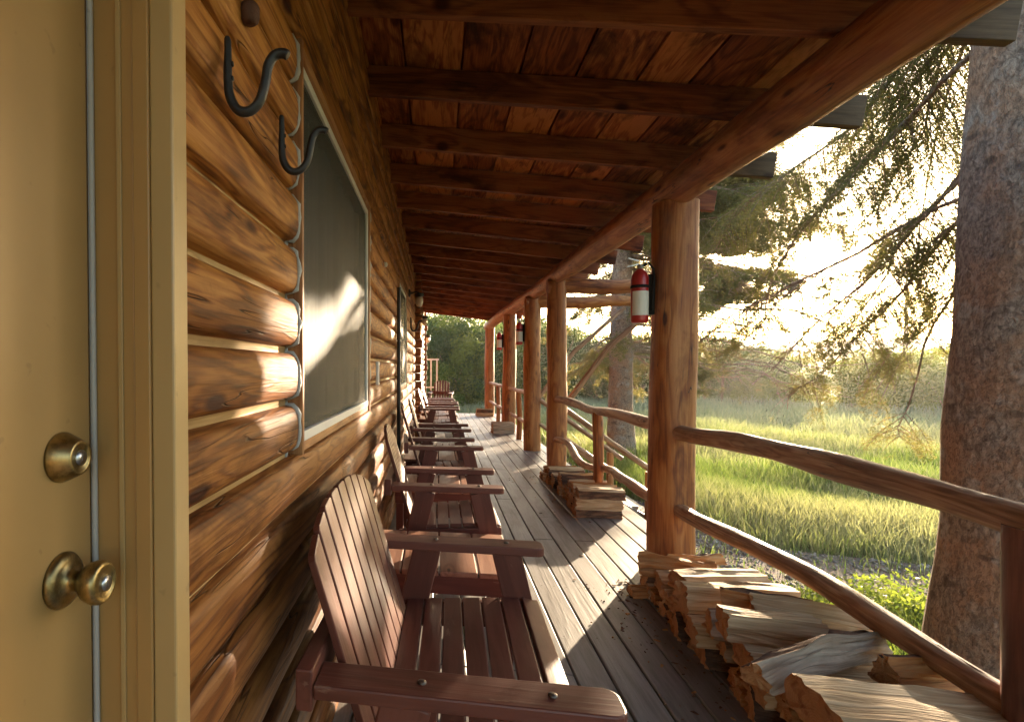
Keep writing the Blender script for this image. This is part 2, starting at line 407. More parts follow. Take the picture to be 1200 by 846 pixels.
o = np_mesh('gravel_path', GV, GF, M['gravel'], smooth=True); tag(o, kind='structure')
def in_gravel(x, y):
    if y < gys[0] or y > gys[-1]: return False
    return np.interp(y, gys, gL) < x < np.interp(y, gys, gR)

# loose stones
n = 9000
sy = rng.uniform(2.5, 12, n); t_ = rng.uniform(0, 1, n)
sx_ = np.interp(sy, gys, gL) + (np.interp(sy, gys, gR) - np.interp(sy, gys, gL)) * t_
szz = np.array([gz(a, b) for a, b in zip(sx_, sy)]) + .008
s_ = rng.uniform(.008, .026, n) * (1 + (rng.random(n) > .97) * 1.2)
octa = np.array([(1, 0, 0), (0, 1, 0), (-1, 0, 0), (0, -1, 0), (0, 0, .7), (0, 0, -.7)])
V = octa[None] * s_[:, None, None] * rng.uniform(.6, 1.3, (n, 6, 1)); ang = rng.uniform(0, 6.28, n)
ca, sa = np.cos(ang)[:, None], np.sin(ang)[:, None]
V = np.stack([V[..., 0] * ca - V[..., 1] * sa, V[..., 0] * sa + V[..., 1] * ca, V[..., 2]], -1) + np.stack([sx_, sy, szz], 1)[:, None]
of = np.array([(0, 1, 4), (1, 2, 4), (2, 3, 4), (3, 0, 4), (1, 0, 5), (2, 1, 5), (3, 2, 5), (0, 3, 5)])
F = (np.arange(n)[:, None, None] * 6 + of[None]).reshape(-1, 3)
b_ = rng.uniform(.10, .38, n); cc = np.repeat(np.stack([b_ * 1.06, b_ * .96, b_ * .88], 1), 6, 0)
o = np_mesh('gravel', V.reshape(-1, 3), F, M['stone'], cc); tag(o, kind='stuff', label='loose grey and brown stones of the gravel beside the porch', cat='gravel')

# far hills: two ridges
def ridge(name, dist, a0, a1, h, seed, depth):
    V = []; na, nd = 140, 16
    for j in range(nd):
        t = j / (nd - 1)
        for i in range(na):
            a = R(a0 + (a1 - a0) * i / (na - 1)); d = dist + depth * t
            hh = h * (1.12 + .22 * noise.noise(Vector((math.degrees(a) * .07 + seed, 0, 0))) + .06 * noise.noise(Vector((math.degrees(a) * .5 + seed, 2, 0))))
            z = -1 + hh * math.sin(min(1, t * 1.3) * math.pi / 2) + 1.5 * noise.noise(Vector((d * .02, math.degrees(a) * .3, seed)))
            V.append((math.sin(a) * d, math.cos(a) * d, z))
    F = np.array([(j * na + i, j * na + i + 1, (j + 1) * na + i + 1, (j + 1) * na + i) for j in range(nd - 1) for i in range(na - 1)])
    o = np_mesh(name, np.array(V), F, M['hill'], smooth=True); tag(o, kind='structure')
ridge('hills', 330, -60, 100, 19, 4.1, 260)

# ------------------------------------------------------------------ deck
mb = MB()
bw = .142; x = -.44; k = 0
while x < 1.60:
    yy = -2.5
    while yy < 15.0:
        L = random.choice((3.0, 3.6, 4.2, 4.8)); y2 = min(15.0, yy + L)
        mb.box((x + .004, yy + .0015, -.035 + random.uniform(-.001, .001)), (x + bw - .004, y2 - .0015, random.uniform(-.0012, .0012)), 1)
        yy = y2
    x += bw
DX = x - .004
o = mb.build('deck', M['deck'], bevel=.004, seg=1); tag(o, kind='structure')
nm = MB()
for xb in np.arange(-.44, 1.58, bw):
    for yn in np.arange(-2.18, 14.9, .6):
        for dx in (.035, .107):
            cx_, cy_ = xb + dx + random.uniform(-.006, .006), yn + random.uniform(-.008, .008); r_n = .0042
            nm.add([(cx_ + r_n * math.cos(a), cy_ + r_n * math.sin(a), .0022) for a in np.linspace(0, 2 * math.pi, 9)[:-1]], [tuple(range(8))], [(0, 0, 0)] * 8)
nm.build('nail_heads', M['rust'], o)
df = MB()   # rim board, joists and skirting below the deck
df.box((DX - .05, -2.5, -.25), (DX - .01, 14.98, -.037), 1)
df.box((-.42, 14.93, -.25), (DX - .052, 14.97, -.037), 0)
for y in np.arange(-2.2, 14.9, .6): df.box((-.40, y, -.20), (DX - .052, y + .04, -.037), 0)
for y in np.arange(-2.0, 14.9, 2.4): df.box((DX - .2, y, -.85), (DX - .08, y + .12, -.202), 2)
o = df.build('deck_frame', M['deck']); tag(o, kind='structure')

# ------------------------------------------------------------------ cabin
cabin = empty('log_cabin', (0, 0, 0), 0, 'long honey and dark brown log cabin with a covered porch', 'log cabin')
pitch = .138; z0 = -.37
YN, YF = .715, 15.2      # wall past the near door
W1 = (1.41, 2.94, 1.012, 2.114)       # window one: y0,y1,z0,z1
W2 = (5.15, 6.55, 1.012, 2.114)
def log_profile():
    """flattened half round log above a narrow pale strip; (dx, dz) from the groove"""
    p = [(0, 0), (.0005, .017)]
    for i in range(11):
        t = i / 10; p.append((.003 + .034 * (1 - abs(2 * t - 1) ** 2.6) ** .8, .019 + (pitch - .019) * (.5 - .5 * math.cos(math.pi * t))))
    p[-1] = (.0, pitch)
    return p
prof = log_profile()
wall = MB()
caulk = MB()
def log_run(y0, y1, zb, rnd, sag=0, end0=False, end1=False):
    n = max(2, int((y1 - y0) / .10) + 1)
    vs = []; ws = []; fs = []; m = len(prof)
    for i in range(n):
        y = y0 + (y1 - y0) * i / (n - 1)
        bulge = 1 + .10 * noise.noise(Vector((y * 1.1, zb * 9, 0)))
        arc = 0; px = prof[0]
        for (dx, dz) in prof:
            arc += math.hypot(dx - px[0], dz - px[1]); px = (dx, dz)
            q = .0025 * noise.noise(Vector((y * 7, zb * 30 + dz * 25, 4)))
            vs.append((WX + dx * bulge + (q if dx > .004 else 0), y, zb + dz)); ws.append((y, arc, 0))
    for i in range(n - 1):
        for k in range(m - 1): fs.append((i * m + k, (i + 1) * m + k, (i + 1) * m + k + 1, i * m + k + 1))
    mi = [1 if (j % (m - 1)) == 0 else 0 for j in range(len(fs))]
    wall.add(vs, fs, ws, mi, rnd, True)
    for i, e in ((0, end0), (n - 1, end1)):
        if e:
            ring = vs[i * m:(i + 1) * m] + [(WX - .12, vs[i * m][1], zb + pitch), (WX - .12, vs[i * m][1], zb)]
            f = tuple(range(m + 2)); f = f if i == 0 else tuple(reversed(f))
            wall.add(ring, [f], [(v[1], v[2] * 3, v[0]) for v in ring], 0, rnd)
def caulk_bead(y, zb):
    pts = [(WX + dx, y + random.uniform(-.003, .003), zb + dz) for dx, dz in prof]
    caulk.tube(pts, [random.uniform(.003, .010) for _ in pts], 6, .25, 60)
CK = {W1[0]: MB(), W1[1]: MB()}
nl = int((2.84 - z0) / pitch)
for i in range(nl + 1):
    zb = z0 + i * pitch; zt = zb + pitch
    segs = [(YN, YF)]
    for (wy0, wy1, wz0, wz1) in (W1, W2):
        if zb + pitch * .5 > wz0 and zb + pitch * .5 < wz1:
            out = []
            for a, b in segs:
                if a < wy0 and b > wy1: out += [(a, wy0), (wy1, b)]
                else: out.append((a, b))
            segs = out
    rnd = random.random()
    for a, b in segs:
        log_run(a, b, zb, rnd, end0=a > YN, end1=b < YF)
        for e in (a, b):
            if e in W1[:2]: caulk = CK[e]; caulk_bead(e - .003 if e == W1[0] else e + .003, zb)
for i in range(nl + 1):       # wall on the near side of the door
    zb = z0 + i * pitch
    rnd = random.random()
    log_run(-2.5, -.30, zb, rnd, end1=True)
    if zb > 2.0: log_run(-.30, YN, zb, rnd)
wall_o = wall.build('log_wall', [M['log'], M['strip_wood']], cabin)
core = MB(); core.box((WX - .24, -2.5, -.7), (WX - .13, -.3, 2.9), 1); core.box((WX - .24, YN + .01, -.7), (WX - .13, YF, .98), 1)
core.box((WX - .24, YN + .01, 2.12), (WX - .13, YF, 2.9), 1); core.box((WX - .24, -.3, 2.03), (WX - .13, YN + .01, 2.9), 1)
core.box((WX - .24, YN + .01, .98), (WX - .13, W1[0], 2.12), 1); core.box((WX - .24, W1[1], .98), (WX - .13, W2[0], 2.12), 1); core.box((WX - .24, W2[1], .98), (WX - .13, YF, 2.12), 1)
core.box((-5, YF - .1, -.7), (WX - .24, YF, 2.9), 0)
core.build('inner_wall', M['buck'], cabin)
for c_ in CK.values(): c_.build('caulk_line', M['caulk'], wall_o)
# corner stacks of crossing log ends
def corner_stack(y, x1):
    mb = MB()
    for i in range(nl):
        zc = z0 + (i + .5) * pitch; e = x1 + random.uniform(-.02, .02)
        mb.tube([(WX - .1, y, zc), (e - .03, y, zc), (e, y, zc)], [pitch * .50, pitch * .50, pitch * .46], 14, .03)
    mb.build('corner_logs', M['beam'], cabin)
corner_stack(9.15, -.27); corner_stack(15.3, -.30)

# windows
def make_window(w, full=True):
    y0, y1, z0_, z1 = w
    f = MB(); X = WX
    wo = None
    t = .03
    f.box((X - .12, y0 + .004, z0_ + .002), (X + .046, y0 + .022, z1 - .002), 2); f.box((X - .12, y1 - t, z0_ + .002), (X + .040, y1 - .004, z1 - .002), 2)
    f.box((X - .12, y0 + t + .001, z1 - t), (X + .040, y1 - t - .001, z1 - .002), 1); f.box((X - .12, y0 + t + .001, z0_ + .002), (X + .030, y1 - t - .001, z0_ + t), 1)
    wn = f.build('window', M['buck'], cabin, bevel=.003)
    fr = MB(); a, b, c, d = y0 + .024, y1 - t - .002, z0_ + t + .002, z1 - t - .002; s = .028
    fr.box((X - .035, a, c), (X + .031, a + s, d), 2); fr.box((X - .035, b - s, c), (X + .031, b, d), 2)
    fr.box((X - .035, a + s + .001, d - s), (X + .030, b - s - .001, d), 1); fr.box((X - .035, a + s + .001, c), (X + .036, b - s - .001, c + s), 1)
    fr.build('frame', M['white'], wn, bevel=.002)
    g = MB(); g.box((X + .016, a + s, c + s), (X + .021, b - s, d - s), 1); g.build('pane', M['glass'], wn)
    cu = MB(); n = 90; vs = []; ws = []
    for i in range(n + 1):
        y = a + (b - a) * i / n; dx = .012 * math.sin(i * 1.1) + .008 * math.sin(i * .37)
        for z in (c, d): vs.append((X - .030 + dx, y, z)); ws.append((z, y, dx))
    cu.add(vs, [(2 * i, 2 * i + 2, 2 * i + 3, 2 * i + 1) for i in range(n)], ws, 0, .3, True)
    cu.build('curtain', M['curtain'], wn)
make_window(W1); make_window(W2)

# near door and its frame
DXf = -.462
d = MB(); d.box((DXf - .04, -.26, .02), (DXf, .672, 2.0), 2)
door = d.build('door', M['door'], cabin, bevel=.003)
j = MB()
j.box((DXf - .06, .682, .0), (-.402, .70, 2.03), 2)                # jamb
j.box((DXf - .06, -.29, .0), (-.402, -.272, 2.03), 2); j.box((DXf - .06, -.271, 2.012), (-.402, .681, 2.03), 1)
j.box((-.4015, .678, 0), (-.378, .700, 2.03), 2)
jamb = j.build('door_frame', M['jamb'], cabin, bevel=.002)
j = MB()
j.box((-.3775, .680, 0), (-.345, .722, 2.03), 2)
j.box((-.400, -.30, 2.032), (-.345, .722, 2.10), 1); j.box((-.400, -.34, 0), (-.345, -.275, 2.03), 2)
j.build('door_casing', M['casing'], cabin, bevel=.003)
j = MB(); j.box((-.425, .6785, 0), (-.418, .6815, 2.0), 2)
j.build('stop_bead', M['casing'], jamb, bevel=.001)
j = MB(); j.tube([(DXf + .002, .677, .02), (DXf + .002, .677, 2.0)], .0042, 10); j.build('weatherstrip', M['strip'], jamb)
def MT(loc, axis):   # local z along axis
    q = Vector(axis).to_track_quat('Z', 'Y'); return Matrix.Translation(loc) @ q.to_matrix().to_4x4()
kn = MB(); T = MT((DXf, .612, .985), (1, 0, 0))
kn.lathe([(0, .0), (.034, 0), (.0345, .004), (.031, .009), (.024, .011), (.015, .013), (.0125, .018), (.0125, .026), (.016, .030), (.0235, .038), (.0265, .048), (.026, .055), (.022, .060), (.0215, .0595), (.0175, .0615), (.017, .0605), (0, .0605)], 36, T)
ko = kn.build('door_knob', M['brass'], door)
kc = MB(); kc.lathe([(.0095, .0600), (.0095, .0622), (0, .0622)], 24, T); kc.box((DXf + .0622, .6112, .980), (DXf + .0626, .6128, .989), 2, 1)
kc.build('keyhole', [M['steel'], M['ink']], ko)
kn = MB(); T = MT((DXf, .614, 1.138), (1, 0, 0))
kn.lathe([(0, 0), (.031, 0), (.031, .004), (.028, .012), (.0215, .026), (.0205, .0275), (.0165, .0270), (.016, .0262), (0, .0262)], 36, T)
ko = kn.build('deadbolt', M['brass'], door)
kc = MB(); kc.lathe([(.0095, .0258), (.0095, .0285), (0, .0285)], 24, T); kc.box((DXf + .0285, .6132, 1.134), (DXf + .0289, .6148, 1.143), 2, 1)
kc.build('keyhole', [M['steel'], M['ink']], ko)

# porch roof: rafters, boards, beam, posts
ry = [-2.3 + .69 * k for k in range(25)]
ry = [.17 + .69 * k for k in range(-3, 22)]
for y in ry:
    mb = MB(); xe = 1.96 + random.uniform(-.03, .03); up = (.14, 0, 1)
    y_ = y + random.uniform(-.015, .015); za = random.uniform(-.006, .006)
    mb.bar((WX - .1, y_, rz(WX - .1) + .075 + za), (1.62, y_, rz(1.62) + .075 + za), .042, .148, up)
    ra = mb.build('rafter', M['rafter'], cabin, bevel=.003, seg=1)
    mb = MB(); mb.bar((1.6202, y_, rz(1.6202) + .075 + za), (xe, y_, rz(xe) + .075 + za), .042, .148, up)
    mb.build('rafter_tail', M['tail'] if y < 4 else M['rafter'], ra, bevel=.003, seg=1)
mb = MB(); x = WX - .06; 
while x < 1.88:
    w = random.choice((.27, .29, .24)); x2 = min(1.92, x + w)
    yy = -2.5
    while yy < 15.3:
        y2 = min(15.3, yy + random.choice((2.07, 2.76, 3.45)))
        a = x + .005; b = x2 - .005; g_ = .156 + random.uniform(0, .004)
        xm = (a + b) / 2
        mb.bar((xm, yy + .002, rz(xm) + g_ + .011), (xm, y2 - .002, rz(xm) + g_ + .011), b - a, .022, (.14, 0, 1))
        yy = y2
    x = x2
mb.build('ceiling_boards', M['plank'], cabin)
mb = MB()
mb.bar((-.5, -2.5 , rz(-.5) + .205), (-.5, 15.35, rz(-.5) + .205), .3, .02, (.14, 0, 1))
mb.v.clear(); mb.f.clear(); mb.w.clear(); mb.r.clear(); mb.m.clear(); mb.sm.clear()
P1_ = (-3.2, rz(-3.2) + .20); P2_ = (1.94, rz(1.94) + .20)
mb.add([(P1_[0], -2.52, P1_[1]), (P2_[0], -2.52, P2_[1]), (P2_[0], 15.35, P2_[1]), (P1_[0], 15.35, P1_[1]),
        (P1_[0], -2.52, P1_[1] + .03), (P2_[0], -2.52, P2_[1] + .03), (P2_[0], 15.35, P2_[1] + .03), (P1_[0], 15.35, P1_[1] + .03)],
       [(0, 1, 2, 3), (7, 6, 5, 4), (0, 4, 5, 1), (1, 5, 6, 2), (2, 6, 7, 3), (3, 7, 4, 0)],
       [(v, v2, 0) for v, v2 in zip(range(8), range(8))])
mb.build('roof', M['rafter'], cabin)
bm_pts = []; rad = []
for y in np.arange(-2.5, 15.35, .25):
    bm_pts.append((edgeX(y) + .012 * math.sin(y * .9), y, 2.345 + .010 * math.sin(y * .7 + 1))); rad.append(.106 + .008 * math.sin(y * .5 + .5))
mb = MB(); mb.tube(bm_pts, rad, 22, .05, 1.6)
mb.build('porch_beam', M['beam'], cabin)
posts = [(3.66, .128), (6.86, .112), (8.50, .12), (10.96, .12), (14.6, .12), (.35, .12)]
for (y, r) in posts:
    mb = MB(); x = edgeX(y); zs = np.linspace(0.0, 2.26, 26)
    mb.tube([(x + .006 * math.sin(z * 2 + y), y + .006 * math.cos(z * 1.7 + y), z) for z in zs], [r * (1.04 - .05 * z / 2.2) for z in zs], 24, .06, 1.4)
    mb.build('porch_post', M['beam'], cabin)

# entry beams and braces reaching out above the steps
for (y, lab) in ((6.86, 'near'), (8.50, 'far')):
    pass
def entry_beam(y):
    mb = MB(); mb.tube([(1.30 + q * .160, y + .0, 2.205 + .012 * math.sin(q)) for q in range(11)], [.095 - .002 * q for q in range(11)], 16, .05)
    b = mb.build('entry_beam', M['beam'], cabin)
    mb = MB(); mb.tube([(edgeX(y) + .11, y, .80), (2.0, y + .01, 1.47), (2.70, y, 2.12)], [.034, .032, .030], 10, .08)
    mb.build('brace', M['rail'], b)
    return b
entry_beam(6.86); entry_beam(8.50)

# ------------------------------------------------------------------ railings
def rail_pts(y0, y1, z, amp, seed, dz=0):
    n = max(4, int(abs(y1 - y0) / .12)); P = []
    for i in range(n + 1):
        t = i / n; y = y0 + (y1 - y0) * t
        P.append((edgeX(y) + amp * noise.noise(Vector((y * 1.1, seed, 0))), y, z + dz * t + amp * noise.noise(Vector((y * 1.0, seed, 9)))))
    return P
def railing(y0, y1, label, bal, r0=.045, zt=.875, zl=.385, amp=.03, dzl=0, seed=0, balr=.045, lowamp=None, stained=()):
    e = empty('porch_railing', (edgeX((y0 + y1) / 2), (y0 + y1) / 2, 0), 0, label, 'railing', 'log railings between the porch posts')
    inv = Vector(e.location)
    def sub(P): return [Vector(p) - inv for p in P]
    mb = MB(); P = rail_pts(y0, y1, zt, amp, 1 + seed); mb.tube(sub(P), [r0 * (1 + .18 * noise.noise(Vector((p[1] * 2, seed, 5)))) for p in P], 16, .10, 2.2)
    mb.build('top_rail', M['rail'], e)
    mb = MB(); P = rail_pts(y0, y1, zl, lowamp or amp, 7 + seed, dzl); mb.tube(sub(P), [r0 * .86 * (1 + .2 * noise.noise(Vector((p[1] * 2, seed, 8)))) for p in P], 16, .10, 2.2)
    mb.build('bottom_rail', M['rail'], e)
    for b in bal:
        mb = MB(); zz = np.linspace(0.0, zt - .02, 9)
        mb.tube([Vector((edgeX(b) + .01 * math.sin(z * 5), b + .008 * math.cos(z * 4), z)) - inv for z in zz], balr, 14, .07, 2)
        mb.build('baluster', M['stain'] if b in stained else M['beam'], e)
railing(.46, 3.55, 'thick weathered log railing above the nearest firewood, in front of the big tree trunk', [1.58], .048, amp=.05, dzl=.02, seed=2, balr=.062, stained=(1.58,))
railing(3.77, 6.77, 'wavy log railing by the second firewood pile, with its bottom rail bent', [5.2], .040, .86, .36, .035, seed=11, lowamp=.14)
railing(8.60, 10.86, 'short log railing just past the porch steps', [9.7], .036, .84, .36, .02, seed=21)
railing(11.06, 14.5, 'farthest log railing at the end of the porch', [12.7], .036, .84, .36, .02, seed=31)

# steps
st = empty('porch_steps', (2.0, 7.68, -.7), 0, 'wooden steps with peeled pole handrails going down from the porch gap', 'steps')
inv = Vector(st.location)
for k in range(4):
    mb = MB(); xx = 1.60 + k * .26; zz = -.16 - k * .14
    mb.box(Vector((xx, 7.02, zz - .04)) - inv, Vector((xx + .29, 8.34, zz)) - inv, 1); mb.build('tread', M['deck'], st, bevel=.003)
for y in (7.0, 8.34):
    mb = MB(); mb.bar(Vector((1.58, y, -.15)) - inv, Vector((2.62, y, -.72)) - inv, .04, .2); mb.build('stringer', M['deck'], st)
for y in (6.93, 8.43):
    for (za, zb, rr) in ((.76, -.09, .034), (.40, -.42, .030)):
        mb = MB(); mb.tube([Vector((1.50 + 1.16 * t, y + .012 * math.sin(t * 5), za + (zb - za) * t)) - inv for t in np.linspace(0, 1, 9)], rr, 12, .08)
        mb.build('handrail', M['rail'], st)
    mb = MB(); mb.tube([Vector((2.50, y, z)) - inv for z in (-.78, -.4, -.0)], .05, 12, .06); mb.build('newel_post', M['beam'], st)
# pale metal railing beyond the far end of the deck
fr_ = empty('metal_railing', (-.1, 17, -.6), 0, 'pale painted railing standing beyond the far end of the porch', 'railing')
mb = MB()
for x in (-.62, -.40, -.12, .06): mb.box((x, -.02, 0), (x + .04, .02, 2.05), 2)
mb.build('baluster', M['white'], fr_)
mb = MB(); mb.box((-.66, -.025, 2.051), (.14, .025, 2.10), 0); mb.build('top_rail', M['white'], fr_); mb = MB(); mb.box((-.61, -.028, 1.2), (.1, -.021, 1.24), 0); mb.build('middle_rail', M['white'], fr_)

# ------------------------------------------------------------------ chairs and tables
def rounded_board(L, w, r, n=6):
    """outline in xy from 0..L with rounded far corners"""
    p = [(0, -w / 2), (L - r, -w / 2)]
    p += [(L - r + r * math.sin(a), -w / 2 + r - r * math.cos(a)) for a in np.linspace(0, math.pi / 2, n)[1:]]
    p += [(L - r + r * math.cos(a), w / 2 - r + r * math.sin(a)) for a in np.linspace(0, math.pi / 2, n)]
    p += [(0, w / 2)]
    return p
def make_chair(W, nsl, label, group):
    """faces +X; arms outer edges at y = 0 and W"""
    e = empty('garden_chair', (0, 0, 0), 0, label, 'chair', group)
    aw = .095
    C = M['chair']
    # seat slats run side to side
    xs0 = np.linspace(-.135, .335, 8)
    mb = MB()
    for i in range(7):
        a, b = xs0[i] + .003, xs0[i + 1] - .003; zc = .385 + .035 * (i / 6) - (0.008 if i == 6 else 0)
        mb.bar(((a + b) / 2, aw * .5, zc), ((a + b) / 2, W - aw * .5, zc), b - a, .022, (-.06 if i < 6 else .25, 0, 1))
    mb.build('seat', C, e, bevel=.004)
    # back slats, leaning away, rounded top, slightly fanned
    bk = MB(); y0, y1 = aw + .02, W - aw - .02; g = (y1 - y0) / nsl
    lean = Vector((-.30, 0, 1)).normalized()
    for i in range(nsl):
        yc = y0 + g * (i + .5); u = (yc - W / 2) / ((y1 - y0) / 2)
        top = .60 * (1 - .16 * abs(u) ** 2.2)
        fan = u * .03
        sw = g - .010
        # local: x along slat, y sideways, z thickness
        dirv = (lean + Vector((0, fan, 0))).normalized(); side = Vector((0, 1, 0)); side = (side - dirv * side.dot(dirv)).normalized(); nn = dirv.cross(side)
        tp = lambda yy: .60 * (1 - .15 * abs((yy - W / 2) / ((y1 - y0) / 2)) ** 2.6)
        poly = [(0, -sw / 2), (tp(yc - sw / 2) - .003, -sw / 2), (tp(yc - sw * .3), -sw * .38), (tp(yc + sw * .3), sw * .38), (tp(yc + sw / 2) - .003, sw / 2), (0, sw / 2)]
        base = Vector((-.118, yc, .34))
        T = Matrix(((dirv.x, side.x, nn.x, base.x), (dirv.y, side.y, nn.y, base.y), (dirv.z, side.z, nn.z, base.z), (0, 0, 0, 1)))
        bk.prism(poly, .018, T, (1, 0, 0))
    bk.build('backrest', C, e, bevel=.003)
    mb = MB(); mb.bar((-.262, .0, .605), (-.262, W, .605), .035, .085); mb.build('back_rail', C, e, bevel=.004)
    mb = MB(); mb.bar((-.125, aw * .55, .335), (-.125, W - aw * .55, .335), .03, .08); mb.bar((.325, aw * .55, .355), (.325, W - aw * .55, .355), .022, .085)
    for y in (aw * .35, W - aw * .35): mb.bar((-.20, y, .33), (.335, y, .365), .028, .09)
    mb.build('seat_frame', C, e, bevel=.003)
    for y, s in ((0, 1), (W, -1)):
        yc = y + s * aw / 2
        T = Matrix.Translation((-.243, yc, .588))
        mb = MB(); mb.prism(rounded_board(.59, aw, .028), .030, T, (1, 0, 0)); ar = mb.build('armrest', C, e, bevel=.004)
        for bx in (-.03, .22): mb = MB(); mb.lathe([(.009, 0), (.009, .003), (.005, .005), (0, .005)], 10, Matrix.Translation((bx, yc, .618))); mb.build('bolt', M['pipe'], ar)
        for (xa, xb) in ((.22, .36), (-.06, -.20)):
            mb = MB(); mb.bar((xb, yc - s * .012, 0.002), (xa, yc - s * .012, .587), .034, .10, (1, 0, .2)); mb.build('leg', C, e, bevel=.004)
    return e
def make_table(W, label, group):
    e = empty('side_table', (0, 0, 0), 0, label, 'table', group)
    mb = MB(); xs0 = np.linspace(-.30, .34, 5)
    for i in range(4): mb.bar(((xs0[i] + xs0[i + 1]) / 2, 0, .390), ((xs0[i] + xs0[i + 1]) / 2, W, .390), xs0[i + 1] - xs0[i] - .008, .022)
    mb.build('tabletop', M['table'], e, bevel=.004)
    mb = MB()
    for y in (.03, W - .03): mb = MB(); mb.bar((-.28, y, .338), (.325, y, .338), .024, .08); mb.build('apron', M['chair'], e, bevel=.003)
    for x in (-.25, .30):
        for y in (.055, W - .055):
            mb = MB(); mb.bar((x, y, .002), (x, y, .296), .05, .05, (1, 0, 0)); mb.build('leg', M['chair'], e, bevel=.003)
    return e
grp = 'red brown slatted chairs along the log wall'
c1 = make_chair(1.02, 9, 'wide red brown slatted chair nearest the door, whole seat in view', grp); c1.location = (0, 1.04, 0); c1.rotation_euler.z = R(-1.5)
c2 = make_chair(.60, 6, 'second red brown chair from the door, just past the first side table', grp); c2.location = (0, 2.90, 0)
tg = 'low slatted tables between the chairs'
tb = make_table(.55, 'low slatted side table just beyond the nearest chair', tg); tb.location = (-.01, 2.28, 0)
chairlist = [(4.36, 'third red brown chair along the wall, level with the far end of the big window'), (5.60, 'fourth red brown chair, in front of the far window'),
             (8.35, 'fifth red brown chair, past the gap in front of the far window'), (9.55, 'sixth red brown chair, just beyond the log corner'), (10.75, 'seventh red brown chair, last of those side by side')]
for y, lab in chairlist:
    c = copy_tree(c2); c.location = (random.uniform(-.02, .02), y, 0); c.rotation_euler.z = R(random.uniform(-4.5, 4.5)); c['label'] = lab
for y, lab in ((3.78, 'low slatted side table between the second and third chairs'), (5.03, 'low slatted side table between the third and fourth chairs'), (8.97, 'low slatted side table between the fifth and sixth chairs'), (10.18, 'low slatted side table between the sixth and seventh chairs')):
    c = copy_tree(tb); c.location = (-.01, y, 0); c['label'] = lab
c = copy_tree(c2); c.location = (.62, 13.3, 0); c.rotation_euler.z = R(-95); c.scale = (1, 1, 1); c['label'] = 'farthest chair at the end of the porch, turned to face back along it'
c.location = (-.22, 13.6, 0)

# ------------------------------------------------------------------ firewood
def firewood(seed, w, h, L, kind, bend=0.0, rough=.006):
    """split log along local X, centred, resting on z=0"""
    rs = random.Random(seed)
    if kind == 'wedge': sec = [(-.5, 0), (.5, 0.05), (.42, .45), (.15, .85), (-.12, 1), (-.30, .6)]; bark = {1, 2, 3}
    elif kind == 'slab': sec = [(-.5, 0), (.5, 0), (.47, .8), (.30, .98), (-.38, 1.0), (-.52, .55)]; bark = {1}
    elif kind == 'quarter': sec = [(-.5, .05), (0, 0), (.5, .12), (.38, .6), (.02, 1), (-.34, .55)]; bark = {0, 1}
    else: sec = [(.5 * math.cos(a), .5 + .5 * math.sin(a)) for a in np.linspace(0, 2 * math.pi, 9)[:-1]]; bark = set(range(8))
    sub = 6; pts = []; bk = []
    for i in range(len(sec)):
        a = sec[i]; b = sec[(i + 1) % len(sec)]
        for q in range(sub): pts.append((a[0] + (b[0] - a[0]) * q / sub, a[1] + (b[1] - a[1]) * q / sub)); bk.append(i in bark)
    n = 22; m = len(pts); vs = []; ws = []; fs = []; mi = []
    off = Vector((seed * 3.7, seed * 1.3, 0))
    for i in range(n):
        t = i / (n - 1); x = (t - .5) * L
        tw = .25 * (t - .5) * rs.uniform(-1, 1) if i == 0 else tw
        bz = bend * math.sin(t * math.pi); by = .4 * bend * math.sin(t * 2.2 + seed)
        sc_ = 1 + .08 * noise.noise(off + Vector((t * 2.2, 0, 0)))
        for (py, pz) in pts:
            dn = noise.noise(off + Vector((x * 5, py * 3.1, pz * 3.1)))
            d2 = noise.noise(off + Vector((x * 9, py * 14, pz * 14)))
            rd = .0028 * noise.noise(off + Vector((x * 4, py * 34, pz * 34))) + .0015 * noise.noise(off + Vector((x * 14, py * 60, pz * 60))); d2 += rd / rough
            y = py * w * sc_ + rough * 1.6 * dn + rough * .7 * d2; z = pz * h * sc_ + rough * 1.6 * noise.noise(off + Vector((x * 5 + 9, py * 3, pz * 3))) + rough * .7 * d2
            ex = (.018 * noise.noise(off + Vector((py * 6, pz * 6, 7))) if i in (0, n - 1) else 0)
            vs.append((x + ex, y + by, max(z, 0 if not bend else -1) + bz)); ws.append((x, py * w, pz * h))
    for i in range(n - 1):
        for k in range(m):
            k2 = (k + 1) % m; fs.append((i * m + k, (i + 1) * m + k, (i + 1) * m + k2, i * m + k2)); mi.append(1 if bk[k] else 0)
    mb = MB(); rnd = rs.random(); mb.add(vs, fs, ws, mi, rnd, False)
    for i, rev in ((0, False), (n - 1, True)):
        ring = vs[i * m:(i + 1) * m]; c = [sum(q[j] for q in ring) / m for j in range(3)]; wr = ws[i * m:(i + 1) * m] + [(ws[i * m][0], 0, h / 2)]
        mb.add(ring + [tuple(c)], [(m, k, (k + 1) % m) if not rev else (m, (k + 1) % m, k) for k in range(m)], wr, 2, rnd)
    return mb
FW = {}
def wood_obj(key, face, *a, **k):
    o = firewood(*a, **k).build('firewood_log', [M[face], M['lbark'], M['end']])
    col.objects.unlink(o); FW[key] = o
wood_obj('a', 'split', 1, .13, .10, .40, 'wedge'); wood_obj('b', 'splitor', 2, .12, .09, .38, 'quarter'); wood_obj('c', 'split', 3, .15, .09, .41, 'slab')
wood_obj('d', 'splitgrey', 4, .12, .11, .39, 'wedge'); wood_obj('e', 'splitor', 5, .09, .08, .40, 'round'); wood_obj('f', 'split', 6, .10, .08, .37, 'quarter')
used = set()
